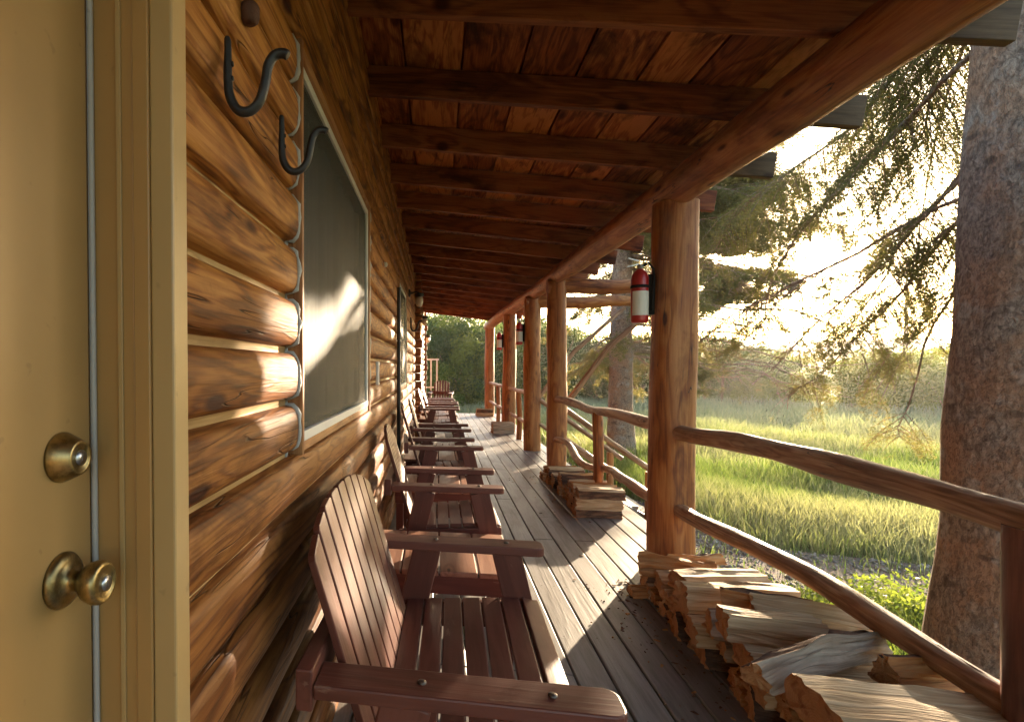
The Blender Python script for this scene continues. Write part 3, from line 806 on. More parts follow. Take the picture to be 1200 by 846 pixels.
def place(key, x, y, z, rzd, label, group, rx=0, ry=0, s=(1, 1, 1)):
    o = FW[key].copy(); col.objects.link(o)
    o.location = (x, y, z); o.rotation_euler = (R(rx), R(ry), R(rzd)); o.scale = s
    tag(o, label, 'firewood', group); return o
g1 = 'firewood in the near pile under the railing'
# buried logs of the near pile, laid across the deck edge
for layer, (ya, yb, z, xo) in enumerate(((1.42, 3.30, .0, 1.32), (1.45, 3.25, .085, 1.32), (1.45, 2.40, .175, 1.31))):
    y = ya
    while y < yb:
        k = random.choice('abcdef'); sx = random.uniform(.92, 1.08)
        place(k, xo + random.uniform(-.035, .03), y, z, random.uniform(-10, 10) + random.choice((0, 180)), 'split log in the lower layers of the near pile under the railing', g1, s=(sx, 1, 1.0 if layer else 1.02))
        y += random.uniform(.115, .14)
# the ones on top
wood_obj('A', 'split', 21, .26, .10, .42, 'slab'); wood_obj('B', 'splitgrey', 22, .105, .085, .52, 'wedge', bend=.03, rough=.009)
wood_obj('C', 'split', 23, .12, .10, .30, 'slab'); wood_obj('D', 'splitor', 24, .12, .11, .17, 'wedge', rough=.014)
wood_obj('E', 'split', 25, .13, .11, .46, 'slab'); wood_obj('G', 'splitor', 26, .09, .05, .30, 'wedge', rough=.012); wood_obj('H', 'splitor', 27, .15, .07, .36, 'quarter', rough=.02)
place('A', 1.215, 1.615, .270, -1, 'broad flat split log on top of the near pile, closest to the camera', g1, ry=2)
place('B', 1.22, 1.95, .275, 24, 'twisted grey log with curved grain lying askew on the near pile', g1, ry=-4)
place('D', 1.42, 1.86, .28, 10, 'short orange chunk with a crumbly end beside the twisted grey log', g1)
place('C', 1.19, 2.16, .26, -8, 'squared pale block just behind the twisted grey log', g1)
place('G', 1.32, 2.42, .285, -18, 'small bright orange splinter in the middle of the near pile', g1, rx=20)
place('f', 1.42, 2.32, .27, -20, 'pale wedge log at the outer side of the near pile, beyond the short orange chunk', g1)
place('E', 1.31, 2.62, .175, 2, 'long pale squared log lying flat in front of the thick post', g1)
place('c', 1.36, 2.88, .16, 11, 'pale log with dark edge just behind the long squared one', g1)
place('H', 1.27, 3.13, .15, -14, 'shaggy orange split piece with bark hanging off, by the foot of the thick post', g1, rx=15)
place('G', 1.40, 3.22, .17, 10, 'thin orange sliver right against the foot of the thick post', g1, rx=-10)
place('b', 1.16, 3.16, .0, 4, 'single log poking out onto the deck beside the foot of the thick post', g1, s=(.6, .8, .7))
g2 = 'firewood in the pile at the second post'
for layer, (ya, yb, z) in enumerate(((4.80, 6.5, 0), (4.80, 6.4, .08), (4.80, 5.5, .155))):
    y = ya; first = True
    while y < yb:
        k = random.choice('abcdef') if not first else 'c'
        lab = 'split log in the pile beside the second post and bent rail' if not first else ('bottom', 'middle', 'top')[layer] + ' log on the end of the second pile facing the camera'
        place(k, 1.345 + random.uniform(-.03, .03), y, z, random.uniform(-5, 5) + random.choice((0, 180)), lab, g2, s=(.88, .95, .9))
        y += random.uniform(.115, .14); first = False
g3 = 'firewood at the far posts'
for y in (10.5, 10.62, 10.75, 14.1, 14.24, 14.38):
    for z in (0, .09):
        place(random.choice('abcdef'), edgeX(y) - .16, y, z, random.uniform(-8, 8), 'split log stacked at the foot of a far porch post', g3)

cr = MB(); rc = random.Random(5)
for i in range(420):
    if i % 5 < 3: x_ = 1.12 + rc.gauss(-.05, .12); y_ = rc.uniform(1.3, 3.4)
    elif i % 5 == 3: x_ = 1.2 + rc.gauss(0, .12); y_ = rc.uniform(4.6, 6.6)
    else: x_ = rc.uniform(-.3, 1.5); y_ = rc.uniform(1.2, 13)
    if x_ > 1.56: continue
    a_ = rc.uniform(0, 6.28); l_ = rc.choice((.004, .006, .009, .015)); w_ = l_ * rc.uniform(.25, .6); h_ = rc.uniform(.0015, .005)
    ca_, sa_ = math.cos(a_), math.sin(a_)
    q_ = [(-l_, -w_), (l_ * .8, -w_ * .7), (l_, w_ * .5), (-l_ * .6, w_)]
    vs_ = [(x_ + a * ca_ - b * sa_, y_ + a * sa_ + b * ca_, .0018) for a, b in q_] + [(x_ + (a * ca_ - b * sa_) * .8, y_ + (a * sa_ + b * ca_) * .8, .0018 + h_ * rc.uniform(.6, 1.3)) for a, b in q_]
    cr.add(vs_, [(4, 5, 6, 7), (0, 1, 5, 4), (1, 2, 6, 5), (2, 3, 7, 6), (3, 0, 4, 7)], [(v[0], v[1], v[2]) for v in vs_], rc.choice((0, 0, 1)), rc.random())
o = cr.build('bark_crumbs', [M['lbark'], M['splitor']]); tag(o, 'bark crumbs and wood chips scattered on the deck boards', 'wood chips', kind='stuff')

# ------------------------------------------------------------------ hooks, bell, lamps, pole, extinguishers
def hook(loc, s, rzd, label):
    e = MB()
    p = [(.004, 0, .075), (.005, 0, .05), (.005, 0, .0), (.009, 0, -.035), (.024, 0, -.058), (.045, 0, -.060), (.064, 0, -.042), (.074, 0, -.010), (.080, 0, .020), (.092, 0, .038), (.108, 0, .040), (.116, 0, .036)]
    q = []
    for i in range(len(p) - 1):
        a = Vector(p[max(i - 1, 0)]); b = Vector(p[i]); c = Vector(p[i + 1]); d = Vector(p[min(i + 2, len(p) - 1)])
        for t in (0, .25, .5, .75): q.append(tuple(.5 * ((2 * b) + (c - a) * t + (2 * a - 5 * b + 4 * c - d) * t * t + (3 * b - a - 3 * c + d) * t ** 3)))
    q.append(p[-1]); n = len(q)
    rr = [.0058 + .0032 * min(1, i / 12) for i in range(n)]; rr[0] = .004; rr[-1] = .0065
    e.tube([tuple(c * s for c in v) for v in q], [r * s for r in rr], 14, .06, 30, ref=(0, 1, 0))
    for zz in (.0, .026): e.lathe([(.0, 0), (.005, 0), (.004, .003), (0, .0035)], 8, MT((.012 * s, .0, zz * s), (1, 0, 0)))
    o = e.build('coat_hook', M['iron']); o.location = loc; o.rotation_euler = (0, 0, R(rzd))
    return tag(o, label, 'hook', 'iron coat hooks on the log wall')
hook((-.354, .885, 1.733), .92, 4, 'large black iron hook on the log wall, nearest the door')
hook((-.354, 1.205, 1.747), .92, 10, 'black iron hook beside the near edge of the big window')
hook((-.354, 7.2, 1.80), 1.3, 6, 'black iron hook far along the wall, past the second window')
b = MB(); b.lathe([(.0, -.026), (.012, -.026), (.020, -.020), (.0235, -.006), (.0235, .006), (.018, .017), (.009, .021), (.006, .028), (.004, .05), (0, .052)], 10, Matrix.Identity(4))
o = b.build('iron_knob', M['rust']); o.location = (-.350, .995, 1.912); o.scale = (.85, .85, .85); tag(o, 'rusty round iron knob hanging above the nearest hook', 'knob')
b = MB(); b.tube([(0, 0, .045), (-.012, 0, .055), (-.035, 0, .058)], .003, 8); b.build('hanger', M['iron'], o)
def lamp(y, z, label):
    e = empty('wall_lamp', (-.36, y, z), 0, label, 'lamp', 'wall lamps above the chairs')
    mb = MB(); mb.lathe([(.05, -.004), (.05, .012), (.02, .02), (.012, .05), (0, .05)], 16, MT((0, 0, .06), (1, 0, 0))); mb.tube([(.03, 0, .06), (.09, 0, .075), (.13, 0, .06)], .010, 10); mb.lathe([(.055, .045), (.06, .02), (.045, .0), (0, .0)], 18, Matrix.Translation((.13, 0, .01)))
    mb.build('bracket', M['iron'], e)
    mb = MB(); mb.lathe([(.036, .008), (.046, -.01), (.048, -.06), (.036, -.10), (.015, -.115), (0, -.117)], 18, Matrix.Translation((.13, 0, 0))); mb.build('lamp_globe', M['globe'], e)
    mb = MB(); mb.lathe([(0, -.135), (.008, -.13), (.012, -.118), (.003, -.114)], 10, Matrix.Translation((.13, 0, 0))); mb.build('finial', M['iron'], e)
lamp(6.95, 2.12, 'black wall lamp with frosted globe, nearest one, past the second window')
lamp(9.9, 2.10, 'black wall lamp with frosted globe beyond the log corner')
lamp(13.4, 1.95, 'farthest black wall lamp near the end of the cabin')
mb = MB(); mb.tube([(0, 0, 0), (0, 0, 1.2), (0, 0, 1.52)], .017, 12); o = mb.build('black_pole', M['iron']); o.location = (-.335, 4.78, .42); tag(o, 'slim black upright pole fixed to the wall before the second window', 'pole')
mb = MB(); mb.box((-.02, -.012, 1.05), (.02, .012, 1.065), 0); mb.build('clip', M['white'], o)
mb = MB(); mb.box((0, -.03, -.07), (.018, .03, .07), 2); o = mb.build('thermometer', M['white'], bevel=.004); o.location = (-.366, 3.28, 1.21); tag(o, 'small pale grey thermometer on the logs right of the big window', 'thermometer')
mb = MB(); mb.box((.0182, -.004, -.055), (.0195, .004, .05), 2); mb.build('tube', M['ink'], o)
mb = MB(); mb.lathe([(0, 0), (.018, .0), (.016, .02), (0, .026)], 14, MT((0, 0, 0), (1, 0, 0))); o = mb.build('hook_plate', M['white']); o.location = (-.365, 3.75, 1.95); tag(o, 'tiny white round bracket high on the wall past the big window', 'bracket')

def extinguisher(y, z, label, dx=-.20, dy=0):
    e = empty('fire_extinguisher', (edgeX(y) + dx, y + dy, z), 0, label, 'fire extinguisher', 'fire extinguishers hung on porch posts')
    r = .050
    mb = MB(); mb.lathe([(0, 0), (.042, 0), (.049, .008), (r, .02), (r, .27), (.046, .295), (.034, .318), (.020, .330), (.017, .335), (0, .335)], 28); mb.build('cylinder', M['red'], e)
    n = 18; vs = []; fs = []; ws = []
    for i in range(n):
        a = R(200 + 140 * i / (n - 1))
        for z_ in (.045, .195): vs.append(((r + .0012) * math.cos(a), (r + .0012) * math.sin(a), z_)); ws.append((z_, a, 0))
    for i in range(n - 1): fs.append((2 * i, 2 * i + 2, 2 * i + 3, 2 * i + 1))
    mb = MB(); mb.add(vs, fs, ws, 0, .5, True); mb.build('paper_label', M['paper'], e)
    mb = MB(); mb.lathe([(r + .0005, .215), (r + .003, .217), (r + .003, .232), (r + .0005, .234)], 24); mb.box((.045, -.02, .05), (.082, .02, .30), 2); mb.build('strap', M['black'], e)
    mb = MB(); mb.lathe([(.014, .335), (.014, .362), (0, .364)], 14); mb.bar((-.01, 0, .366), (-.075, 0, .352), .018, .006); mb.bar((-.008, 0, .385), (-.07, 0, .405), .018, .006); mb.lathe([(0, 0), (.013, 0), (.013, .012), (0, .012)], 12, MT((0, -.012, .35), (0, -1, 0)))
    mb.build('valve_handle', M['steel'], e)
    mb = MB(); mb.tube([(.012, -.0, .352), (.045, -.012, .372), (.068, -.03, .33), (.070, -.035, .24), (.066, -.035, .12), (.060, -.035, .07)], .0075, 10); mb.build('hose', M['black'], e)
    return e
e1 = extinguisher(3.66, 1.525, 'red fire extinguisher with white label on the thick nearest post')
for y, lab in ((8.5, 'red fire extinguisher on the post just past the steps'), (10.96, 'farthest red fire extinguisher, on the fourth post')):
    c = copy_tree(e1); c.location = (edgeX(y) - .19, y, 1.58); c['label'] = lab

# ------------------------------------------------------------------ vegetation
def crown_gap(v, amount):
    """clumpy gaps cut into the crowns along the sun path to light the porch; below zero = gap"""
    p = v[0] * .8536 - v[1] * .521; q = v[2] - .1673 * (v[0] * .521 + v[1] * .8536)
    if not (-9 < p < 1.0 and q < 1.35): return 1
    nz = noise.noise(Vector((p * 2.1, q * 3.8, 3.1))) + .35 * noise.noise(Vector((p * 5, q * 8, 8)))
    th = -.12 if q > .25 else (.28 if -1.6 < p < .2 else .10)  # thins boughs by where on the porch they would cast shade
    if -.30 < p < .2: th = .12
    if q <= .25 and -1.6 < p < -.5: th = .36
    if q > .25 and -1.35 < p < -.65: th = .12
    return nz - th - amount
def open_crown(P, D, amount):
    nz = np.array([crown_gap(v, amount) for v in P])
    keep = (nz > 0) & ~((P[:, 0] < 2.2) & (P[:, 1] < 15.8) & (P[:, 2] < 4))
    return P[keep], D[keep]

def needles_from_nodes(P, D, nper, ln, wd, spread=.9):
    """P,D: (n,3) node positions and twig directions -> triangles"""
    n = len(P); P = np.repeat(P, nper, 0); D = np.repeat(D, nper, 0); m = len(P)
    rv = rng.normal(size=(m, 3)); rv -= (rv * D).sum(1, keepdims=True) * D; rv /= np.linalg.norm(rv, axis=1, keepdims=True) + 1e-9
    nd = D * rng.uniform(.35, .9, (m, 1)) + rv * spread; nd /= np.linalg.norm(nd, axis=1, keepdims=True)
    sd = np.cross(nd, rng.normal(size=(m, 3))); sd /= np.linalg.norm(sd, axis=1, keepdims=True) + 1e-9
    P = P + rng.normal(scale=.008, size=P.shape)
    L = (ln * rng.uniform(.6, 1.2, (m, 1))); w = wd * rng.uniform(.7, 1.3, (m, 1))
    V = np.stack([P - sd * w / 2, P + sd * w / 2, P + nd * L], 1).reshape(-1, 3)
    F = np.arange(m * 3).reshape(-1, 3)
    g = np.repeat(rng.uniform(0, 1, n), nper); g = np.repeat(np.clip(g * .6 + rng.uniform(0, .4, m), 0, 1), 3)
    return V, F, np.stack([g, g, g], 1)

def conifer(label, loc, H, rb, zb0, Rm, nb, name='spruce_tree', step=.085, nper=4, ln=.045, wd=.009, lean=(0, 0), seed=1, tw=.55, droop=.35, flare=.35, azs=None, dead=0, group=None, twstep=.05, keep=None, zpow=1.0, bthick=.010, thin=0.0, gap=.0):
    rs = random.Random(seed)
    root = empty(name, loc, 0, label, 'tree', group)
    mb = MB(); n = 44
    def axis(z): return Vector((lean[0] * z + .03 * math.sin(z * .7 + seed), lean[1] * z + .03 * math.cos(z * .6 + seed), z))
    zz = [H * (i / n) ** 1.5 for i in range(n + 1)]
    mb.tube([axis(z) for z in zz], [rb * (1 - .72 * z / H) * (1 + flare * math.exp(-z * 1.9)) for z in zz], 40, .035, 1.7)
    for _ in range(int(rb * 60)):   # branch stubs and collars
        z = rs.uniform(.3, 4.5); a = rs.uniform(0, 6.28); r = rb * (1 - .72 * z / H) * (1 + flare * math.exp(-z * 1.9)); d = Vector((math.cos(a), math.sin(a), .1)); c = axis(z)
        mb.tube([c + d * r * .85, c + d * (r * 1.0 + .006), c + d * (r + rs.uniform(.01, .03))], [.04, .028, .008], 8)
    mb.build('trunk', M['bark'], root)
    NP = []; ND = []; br = MB()
    for k in range(nb):
        t = (k + rs.random()) / nb; z = zb0 + (H * .95 - zb0) * t ** zpow
        az = rs.uniform(0, 2 * math.pi) if azs is None or rs.random() > .7 else R(rs.uniform(*azs))
        if keep and not keep(z, az): continue
        if keep: L_ = 0
        L = Rm * (1 - (z - zb0) / (H - zb0)) ** .7 * rs.uniform(.75, 1.1) + .3
        c = axis(z); rd = Vector((math.cos(az), math.sin(az), 0)); sdv = Vector((-rd.y, rd.x, 0))
        npt = 12; P = []; curl = rs.uniform(-.15, .15); dr = droop * rs.uniform(.7, 1.3)
        for i in range(npt + 1):
            s = i / npt
            P.append(c + rd * (L * s) + sdv * (curl * L * s * s) + Vector((0, 0, L * (.10 * s - dr * s ** 1.4 + .12 * s ** 4))))
        w0 = P[-1] + Vector(loc)
        if w0.x < 2.15 and w0.z < 3.6: continue
        for i in range(2, npt + 1): P[i] += Vector((noise.noise(Vector((i * .33, k * 3.1, 0))), noise.noise(Vector((i * .33, k * 3.1, 5))), noise.noise(Vector((i * .33, k * 3.1, 9))))) * (.035 * L * i / npt * 3)
        if seed != 5 and sum(crown_gap(v + Vector(loc), gap) < -.05 for v in P[4:]) > 5: continue
        r0 = bthick * (1 + L)
        br.tube(P, [max(.003, r0 * (1 - .93 * i / npt)) for i in range(npt + 1)], 7, .1)
        s = .16
        while s < 1.0:
            i = min(npt - 1, int(s * npt)); f = s * npt - i; p = P[i].lerp(P[i + 1], f); d = (P[i + 1] - P[i]).normalized()
            if rs.random() < dead: s += step / L; continue
            if noise.noise((Vector(loc) + p) * .9) > .3 + thin or crown_gap(Vector(loc) + p, gap) < -.10: s += step / L; continue
            for sg in (-1, 1):
                ll = tw * rs.uniform(.5, 1.15) * min(1, (1.15 - s) * 1.7) * min(1, L / 1.5)
                dd = (d * rs.uniform(.5, .9) + sdv * sg * rs.uniform(.6, 1) + Vector((0, 0, rs.uniform(-.5, .0)))).normalized()
                m = max(2, int(ll / twstep)); q = p.copy(); tp = [q.copy()]
                for j in range(m):
                    dd = (dd + Vector((0, 0, -.055 - .04 * rs.random()))).normalized(); q = q + dd * twstep; NP.append(q[:]); ND.append(dd[:]); tp.append(q.copy())
                    if j > 1 and rs.random() < .55:     # hanging side twig
                        d3 = (dd * .6 + Vector((rs.uniform(-.6, .6), rs.uniform(-.6, .6), -.75))).normalized(); q3 = q.copy()
                        for jj in range(rs.randint(2, 5)): q3 = q3 + d3 * twstep; NP.append(q3[:]); ND.append(d3[:])
                if ll > .2: br.tube([tp[0], tp[len(tp) // 2], tp[-1]], [.0045, .003, .0015], 3, caps=False)
            s += step * rs.uniform(.7, 1.3) / L
        for j in range(4): NP.append((P[-1] + rd * .02 * j)[:]); ND.append(rd[:])
    br.build('branches', M['bark'], root)
    NP = np.array(NP); ND = np.array(ND); q_, d_ = open_crown(NP + np.array(loc), ND, gap)
    V, F, C = needles_from_nodes(q_ - np.array(loc), d_, nper, ln, wd)
    np_mesh('crown', V, F, M['needle'], C, root)
    return root
conifer('very thick rough barked spruce trunk right behind the railing', (2.93, 3.20, -.72), 15, .292, 2.8, 2.9, 74, seed=5, step=.05, nper=7, ln=.032, wd=.005, azs=(60, 150), flare=.42, dead=.0, tw=.62, droop=.66, twstep=.035, zpow=1.5, bthick=.0042, gap=-.20,
        keep=lambda z, az: 42 < math.degrees(az) % 360 < 142 or (z > 4.2 and math.degrees(az) % 360 < 200))
conifer('spruce with straight trunk seen through the railing gap left of the thick post', (3.62, 11.6, -.70), 13, .235, 2.1, 3.7, 170, seed=9, step=.085, nper=8, ln=.07, wd=.0115, tw=.6, droop=.42, twstep=.055, lean=(.01, 0), zpow=1.5, bthick=.007)
conifer('spruce with wide drooping boughs right of the thick post', (5.25, 13.3, -.68), 13, .18, 2.35, 3.3, 190, seed=14, step=.085, nper=8, ln=.072, wd=.012, tw=.65, droop=.42, twstep=.06, zpow=1.6, bthick=.006, azs=(-110, 20))

def bush(seed, Rr, H, nleaf, size, mat, stems=7, name='shrub', open_=.55):
    rs = random.Random(seed); g = np.random.default_rng(seed)
    nc = 42; cs = []
    for i in range(nc):
        a = rs.uniform(0, 6.28); r = Rr * math.sqrt(rs.random()) * .85; z = H * (rs.uniform(.06, 1.0)) * (1 - .38 * (r / Rr) ** 2)
        cs.append((math.cos(a) * r, math.sin(a) * r, z * .93, rs.uniform(.16, .34) * Rr))
    cs = np.array(cs); idx = g.integers(0, nc, nleaf)
    d = g.normal(size=(nleaf, 3)); d /= np.linalg.norm(d, axis=1, keepdims=True); rad = g.random((nleaf, 1)) ** .45
    P = cs[idx, :3] + d * rad * cs[idx, 3:4] * np.array([1, 1, .8]); P[:, 2] = np.abs(P[:, 2]) + .03
    nd = g.normal(size=(nleaf, 3)); nd /= np.linalg.norm(nd, axis=1, keepdims=True)
    sd = np.cross(nd, g.normal(size=(nleaf, 3))); sd /= np.linalg.norm(sd, axis=1, keepdims=True)
    L = size * g.uniform(.6, 1.3, (nleaf, 1)); w = L * .5
    V = np.stack([P - nd * L / 2, P + sd * w / 2, P + nd * L / 2, P - sd * w / 2], 1).reshape(-1, 3)
    F = np.arange(nleaf * 4).reshape(-1, 4)
    cv = g.uniform(0, 1, nc)[idx] * .6 + g.random(nleaf) * .4; C = np.repeat(np.stack([cv] * 3, 1), 4, 0)
    me = np_mesh('foliage', V, F, mat, C); st = MB()
    for i in range(stems):
        c = cs[rs.randrange(nc)]; st.tube([(c[0] * .15, c[1] * .15, 0), (c[0] * .5, c[1] * .5, c[2] * .55), (c[0], c[1], c[2])], [.035, .022, .008], 6)
    so = st.build('stems', M['bark'])
    for o in (me, so): col.objects.unlink(o)
    return me, so
BV = [bush(31, 1.7, 3.0, 16000, .10, M['leaf']), bush(32, 1.9, 2.8, 16000, .10, M['leaf']), bush(33, 1.5, 3.2, 14000, .10, M['leafdark']), bush(34, 1.8, 3.4, 16000, .11, M['leafdark'], 11)]
def put_bush(k, x, y, s, label, name='shrub', cat='shrub', group='shrubs along the far side of the meadow', sz=1):
    e = empty(name, (x, y, gz(x, y) if y < 80 else -.65), random.uniform(0, 6.28), label, cat, group); e.scale = (s, s, s * sz)
    for o in BV[k]: c = o.copy(); col.objects.link(c); c.parent = e
def az_xy(az, d): return math.sin(R(az)) * d, math.cos(R(az)) * d
# yellow green willows at the right
lab = 'yellow green willow in the row right of the far grove'
for az, d, s in ((28.3, 36, .98), (29.8, 35, 1.0), (34.0, 35, .92), (35.6, 33, .96), (37.2, 34, .92), (38.9, 32, .96), (40.6, 33, .9), (42.6, 32, 1.0), (45, 32, 1.1), (34.8, 38, .95), (37.9, 38, 1.0), (41, 37, 1.0)):
    put_bush(random.choice((0, 1)), *az_xy(az, d), s, lab)
lab = 'dark leafy tree in the shaded grove beyond the meadow'
for az, d, s in ((20.0, 38, 1.2), (21.3, 36, 1.15), (22.6, 38, 1.15), (23.8, 36, 1.15), (25.2, 38, 1.1), (26.6, 37, 1.05), (18.6, 33, 1.1), (17.2, 34, 1.2), (15.6, 33, 1.2), (14.1, 34, 1.3), (12.4, 33, 1.25), (27.8, 37, .95)):
    put_bush(random.choice((2, 3)), *az_xy(az, d), s, lab, 'leafy_tree', 'tree', 'trees of the far grove')
lab = 'tall sunlit bush behind the far end of the porch'
for az, d, s in ((-3.5, 29, 1.45), (-1.6, 27, 1.4), (.2, 26, 1.35), (1.9, 27, 1.45), (3.6, 28, 1.4), (5.4, 29, 1.35), (7.4, 30, 1.4), (9.4, 31, 1.3), (11.0, 30, 1.3), (-6, 29, 1.5), (-2.4, 33, 1.9), (1.0, 33, 1.9), (4.5, 34, 1.9), (8.3, 35, 1.6)):
    put_bush(random.choice((0, 1, 3)), *az_xy(az, d), s, lab, 'leafy_bush', 'bush', 'bushes behind the far end of the porch')
# thin pale trunks in the grove
for az, d in ((21.9, 33), (23.6, 34), (25.3, 33.5), (20.6, 33)):
    x, y = az_xy(az, d); e = empty('slender_tree', (x, y, gz(x, y)), 0, 'slender pale trunked tree at the edge of the shaded grove', 'tree', 'slender trees at the grove edge')
    mb = MB(); mb.tube([(0, 0, 0), (.05, 0, 1.2), (.02, .05, 3.0)], [.07, .06, .03], 8, .05); mb.build('trunk', M['tail'], e)
    c = BV[3][0].copy(); col.objects.link(c); c.parent = e; c.scale = (.6, .6, .5); c.location = (0, 0, 1.7); c.name = 'crown'
# utility pole
x, y = az_xy(36.6, 62); o = MB(); o.tube([(0, 0, 0), (0, 0, 5), (0, 0, 9.2)], [.13, .12, .09], 10); o.bar((-.8, 0, 8.8), (.8, 0, 8.8), .1, .1)
po = o.build('utility_pole', M['bark']); po.location = (x, y, -.65); tag(po, 'thin utility pole rising above the willows near the tree trunk', 'utility pole')

# grass
def grass():
    V = []; C = []
    def patch(n, xr, yr, lmin, lmax, w, tall=0):
        x = rng.uniform(*xr, n); y = rng.uniform(*yr, n)
        return x, y
    Xs = []; Ys = []; Ls = []; Ws = []; Ks = []
    # rings by distance: (dmin, dmax, count, length scale, width)
    for (d0, d1, cnt, l, w) in ((3.2, 7, 62000, .17, .0055), (7, 12, 72000, .25, .010), (12, 20, 66000, .32, .018), (20, 34, 42000, .36, .03)):
        d = np.sqrt(rng.uniform(d0 ** 2, d1 ** 2, cnt)); a = np.radians(rng.uniform(-12 if d0 > 14 else 6, 78, cnt))
        d = d * (1 + rng.normal(scale=.09, size=cnt))
        Xs.append(np.sin(a) * d); Ys.append(np.cos(a) * d); Ls.append(np.full(cnt, l)); Ws.append(np.full(cnt, w))
    x = np.concatenate(Xs); y = np.concatenate(Ys); L = np.concatenate(Ls); W = np.concatenate(Ws)
    # clump
    cl = rng.normal(scale=.05, size=(len(x), 2)); x = np.round(x * 5) / 5 * .25 + x * .75 + cl[:, 0]; y = np.round(y * 5) / 5 * .25 + y * .75 + cl[:, 1]
    keep = ((x > 1.75) | (y > 15.6)) & ~((x > 1.4) & (x < 2.8) & (y > 6.8) & (y < 8.6))
    gr = np.array([in_gravel(a, b) for a, b in zip(x, y)]); keep &= ~gr | (rng.random(len(x)) < .13)
    x, y, L, W = x[keep], y[keep], L[keep], W[keep]; n = len(x)
    pn = np.array([noise.noise(Vector((a * .45, b * .45, 1))) for a, b in zip(x, y)]); pn2 = np.array([noise.noise(Vector((a * .28, b * .34, 7))) + .4 * noise.noise(Vector((a * .9, b * .9, 17))) for a, b in zip(x, y)])
    L = L * rng.uniform(.4, 1.25, n) * (1 + .8 * pn)
    z = np.array([gz(a, b) for a, b in zip(x, y)])
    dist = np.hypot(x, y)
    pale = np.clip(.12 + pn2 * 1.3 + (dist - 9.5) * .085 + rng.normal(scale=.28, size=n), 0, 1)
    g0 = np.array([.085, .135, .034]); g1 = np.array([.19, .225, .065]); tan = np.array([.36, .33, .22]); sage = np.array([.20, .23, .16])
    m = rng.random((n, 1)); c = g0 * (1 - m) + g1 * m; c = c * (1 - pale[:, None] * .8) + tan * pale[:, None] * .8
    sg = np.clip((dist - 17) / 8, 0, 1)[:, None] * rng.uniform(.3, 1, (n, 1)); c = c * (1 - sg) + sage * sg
    a = rng.uniform(0, 6.28, n); d = np.stack([np.cos(a), np.sin(a), np.zeros(n)], 1); b2 = rng.uniform(0, 6.28, n); ln = np.stack([np.cos(b2), np.sin(b2), np.zeros(n)], 1) * (L * rng.uniform(.1, .6, n))[:, None]
    P = np.stack([x, y, z - .01], 1); up = np.array([0, 0, 1.])
    A = P - d * W[:, None] / 2; B = P + d * W[:, None] / 2; mid = P + up * (L * .6)[:, None] + ln * .35
    Cc = mid + d * W[:, None] * .4; D = mid - d * W[:, None] * .4; T = P + up * (L * .97)[:, None] + ln
    V = np.stack([A, B, Cc, D, T], 1).reshape(-1, 3); i = np.arange(n)[:, None] * 5
    F = np.concatenate([i + np.array([[0, 1, 2]]), i + np.array([[0, 2, 3]]), i + np.array([[3, 2, 4]])])
    col5 = np.repeat(c, 5, 0)
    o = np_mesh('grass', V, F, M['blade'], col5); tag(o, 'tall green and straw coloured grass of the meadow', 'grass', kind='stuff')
grass()
def weeds(n, region, size, name, label, c0, c1):
    x, y = region(n); n = len(x)
    x = x + rng.normal(scale=.05, size=n); y = y + rng.normal(scale=.05, size=n)
    h = rng.random(n) ** 1.4 * .20 * (1 + .5 * np.sin(x * 7) * np.cos(y * 6))
    P = np.stack([x, y, np.array([gz(a, b) for a, b in zip(x, y)]) + h + .01], 1)
    nd = rng.normal(size=(n, 3)); nd[:, 2] = np.abs(nd[:, 2]) * .7 + .2; nd /= np.linalg.norm(nd, axis=1, keepdims=True)
    sd = np.cross(nd, rng.normal(size=(n, 3))); sd /= np.linalg.norm(sd, axis=1, keepdims=True)
    L = size * rng.uniform(.5, 1.4, (n, 1)); w = L * .42
    V = np.stack([P, P + nd * L * .5 + sd * w / 2, P + nd * L, P + nd * L * .5 - sd * w / 2], 1).reshape(-1, 3); F = np.arange(n * 4).reshape(-1, 4)
    m = rng.random((n, 1)); c = np.array(c0) * (1 - m) + np.array(c1) * m
    o = np_mesh(name, V, F, M['blade'], np.repeat(c, 4, 0)); tag(o, label, 'plants', kind='stuff')
def reg(n):
    y = rng.uniform(1.0, 5.6, n * 2); x = rng.uniform(1.9, 6.2, n * 2)
    k = np.array([(not in_gravel(a, b)) and noise.noise(Vector((a * 1.1, b * 1.1, 2))) > -.3 for a, b in zip(x, y)]) & (np.hypot(x - 2.93, y - 3.2) > .38)
    return x[k][:n], y[k][:n]
weeds(42000, reg, .042, 'ground_cover', 'bright green low weeds between the porch and the thick trunk', (.12, .17, .03), (.30, .32, .07))
def reg2(n):
    y = rng.uniform(15.6, 18.5, n); x = rng.uniform(-.6, 2.6, n); k = np.array([noise.noise(Vector((a * 1.6, b * 1.6, 4))) > -.05 for a, b in zip(x, y)]); return x[k], y[k]
weeds(9000, reg2, .07, 'yellow_wildflowers', 'low yellow wildflowers at the far end of the deck', (.35, .30, .06), (.62, .45, .10))

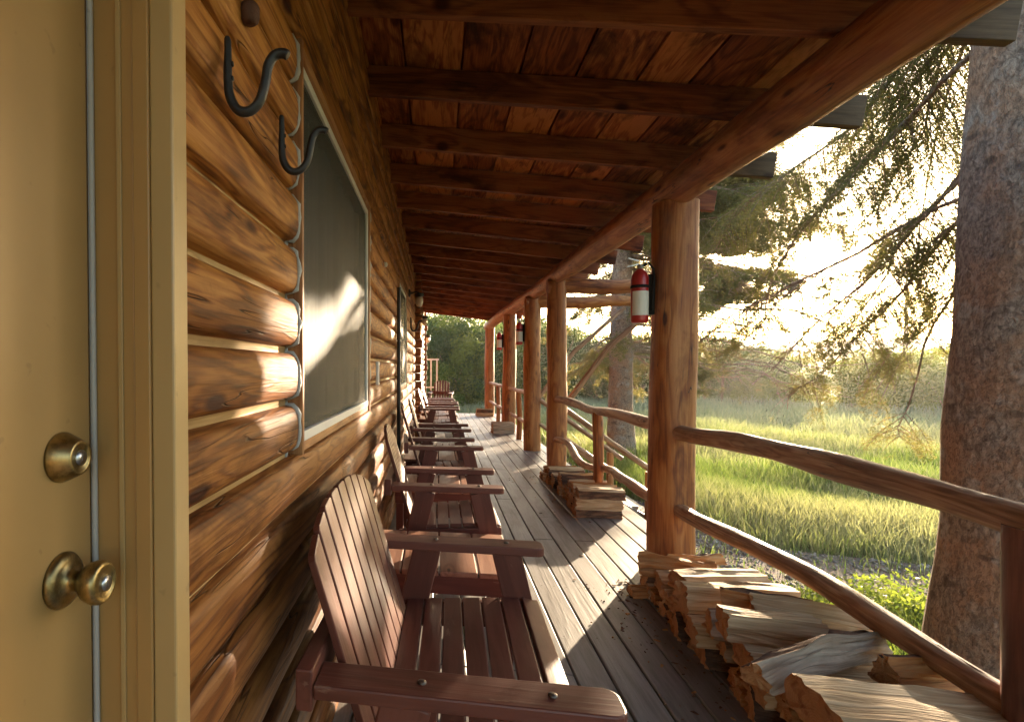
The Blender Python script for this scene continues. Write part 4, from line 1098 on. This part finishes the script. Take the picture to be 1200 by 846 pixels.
HAZE = .00035
if HAZE:
    mb = MB(); mb.box((-760, -330, -3.2), (960, 1350, 17.5))
    t = NT('haze_air'); pv = t.n('ShaderNodeVolumePrincipled'); pv.inputs['Color'].default_value = (1, .96, .9, 1); pv.inputs['Density'].default_value = HAZE; pv.inputs['Anisotropy'].default_value = .75
    t.t.links.new(pv.outputs[0], t.out.inputs['Volume'])
    o = mb.build('haze', t.m); tag(o, kind='stuff')
# ------------------------------------------------------------------ light, sky, camera
SUN_AZ, SUN_EL = 31.4, 9.5
w = bpy.data.worlds.new('World'); sc.world = w; w.use_nodes = True; nt = w.node_tree
bg = nt.nodes['Background']; sky = nt.nodes.new('ShaderNodeTexSky'); sky.sky_type = 'NISHITA'; sky.sun_disc = False
sky.sun_elevation = R(SUN_EL); sky.sun_rotation = R(SUN_AZ); sky.air_density = 1.0; sky.dust_density = 2.0; sky.ozone_density = 1.0
nt.links.new(sky.outputs[0], bg.inputs[0]); bg.inputs[1].default_value = .15
sd = Vector((math.sin(R(SUN_AZ)) * math.cos(R(SUN_EL)), math.cos(R(SUN_AZ)) * math.cos(R(SUN_EL)), math.sin(R(SUN_EL))))
l = bpy.data.lights.new('sun', 'SUN'); l.energy = 5; l.angle = R(.55); l.color = (1, .79, .54)
lo = bpy.data.objects.new('sun', l); link(lo); lo.rotation_euler = sd.to_track_quat('Z', 'Y').to_euler(); lo.location = sd * 30

cam = bpy.data.cameras.new('camera'); co = bpy.data.objects.new('camera', cam); link(co)
cam.sensor_width = 36; cam.lens = 640 / 1200 * 36; cam.clip_end = 4000; cam.clip_start = .02
cam.shift_x = (600 - 416) / 1200; cam.shift_y = (444 - 423) / 1200
co.location = (0, 0, 1.25); co.rotation_euler = (R(90 - 1.27), 0, R(8.6))
sc.camera = co
sc.view_settings.view_transform = 'Standard'; sc.view_settings.look = 'None'; sc.view_settings.gamma = 1
sc.view_settings.exposure = 2.65
cy = sc.cycles; cy.use_denoising = True; cy.max_bounces = 8; cy.diffuse_bounces = 5; cy.transmission_bounces = 4; cy.transparent_max_bounces = 8
cy.sample_clamp_indirect = 8; cy.caustics_reflective = False; cy.caustics_refractive = False
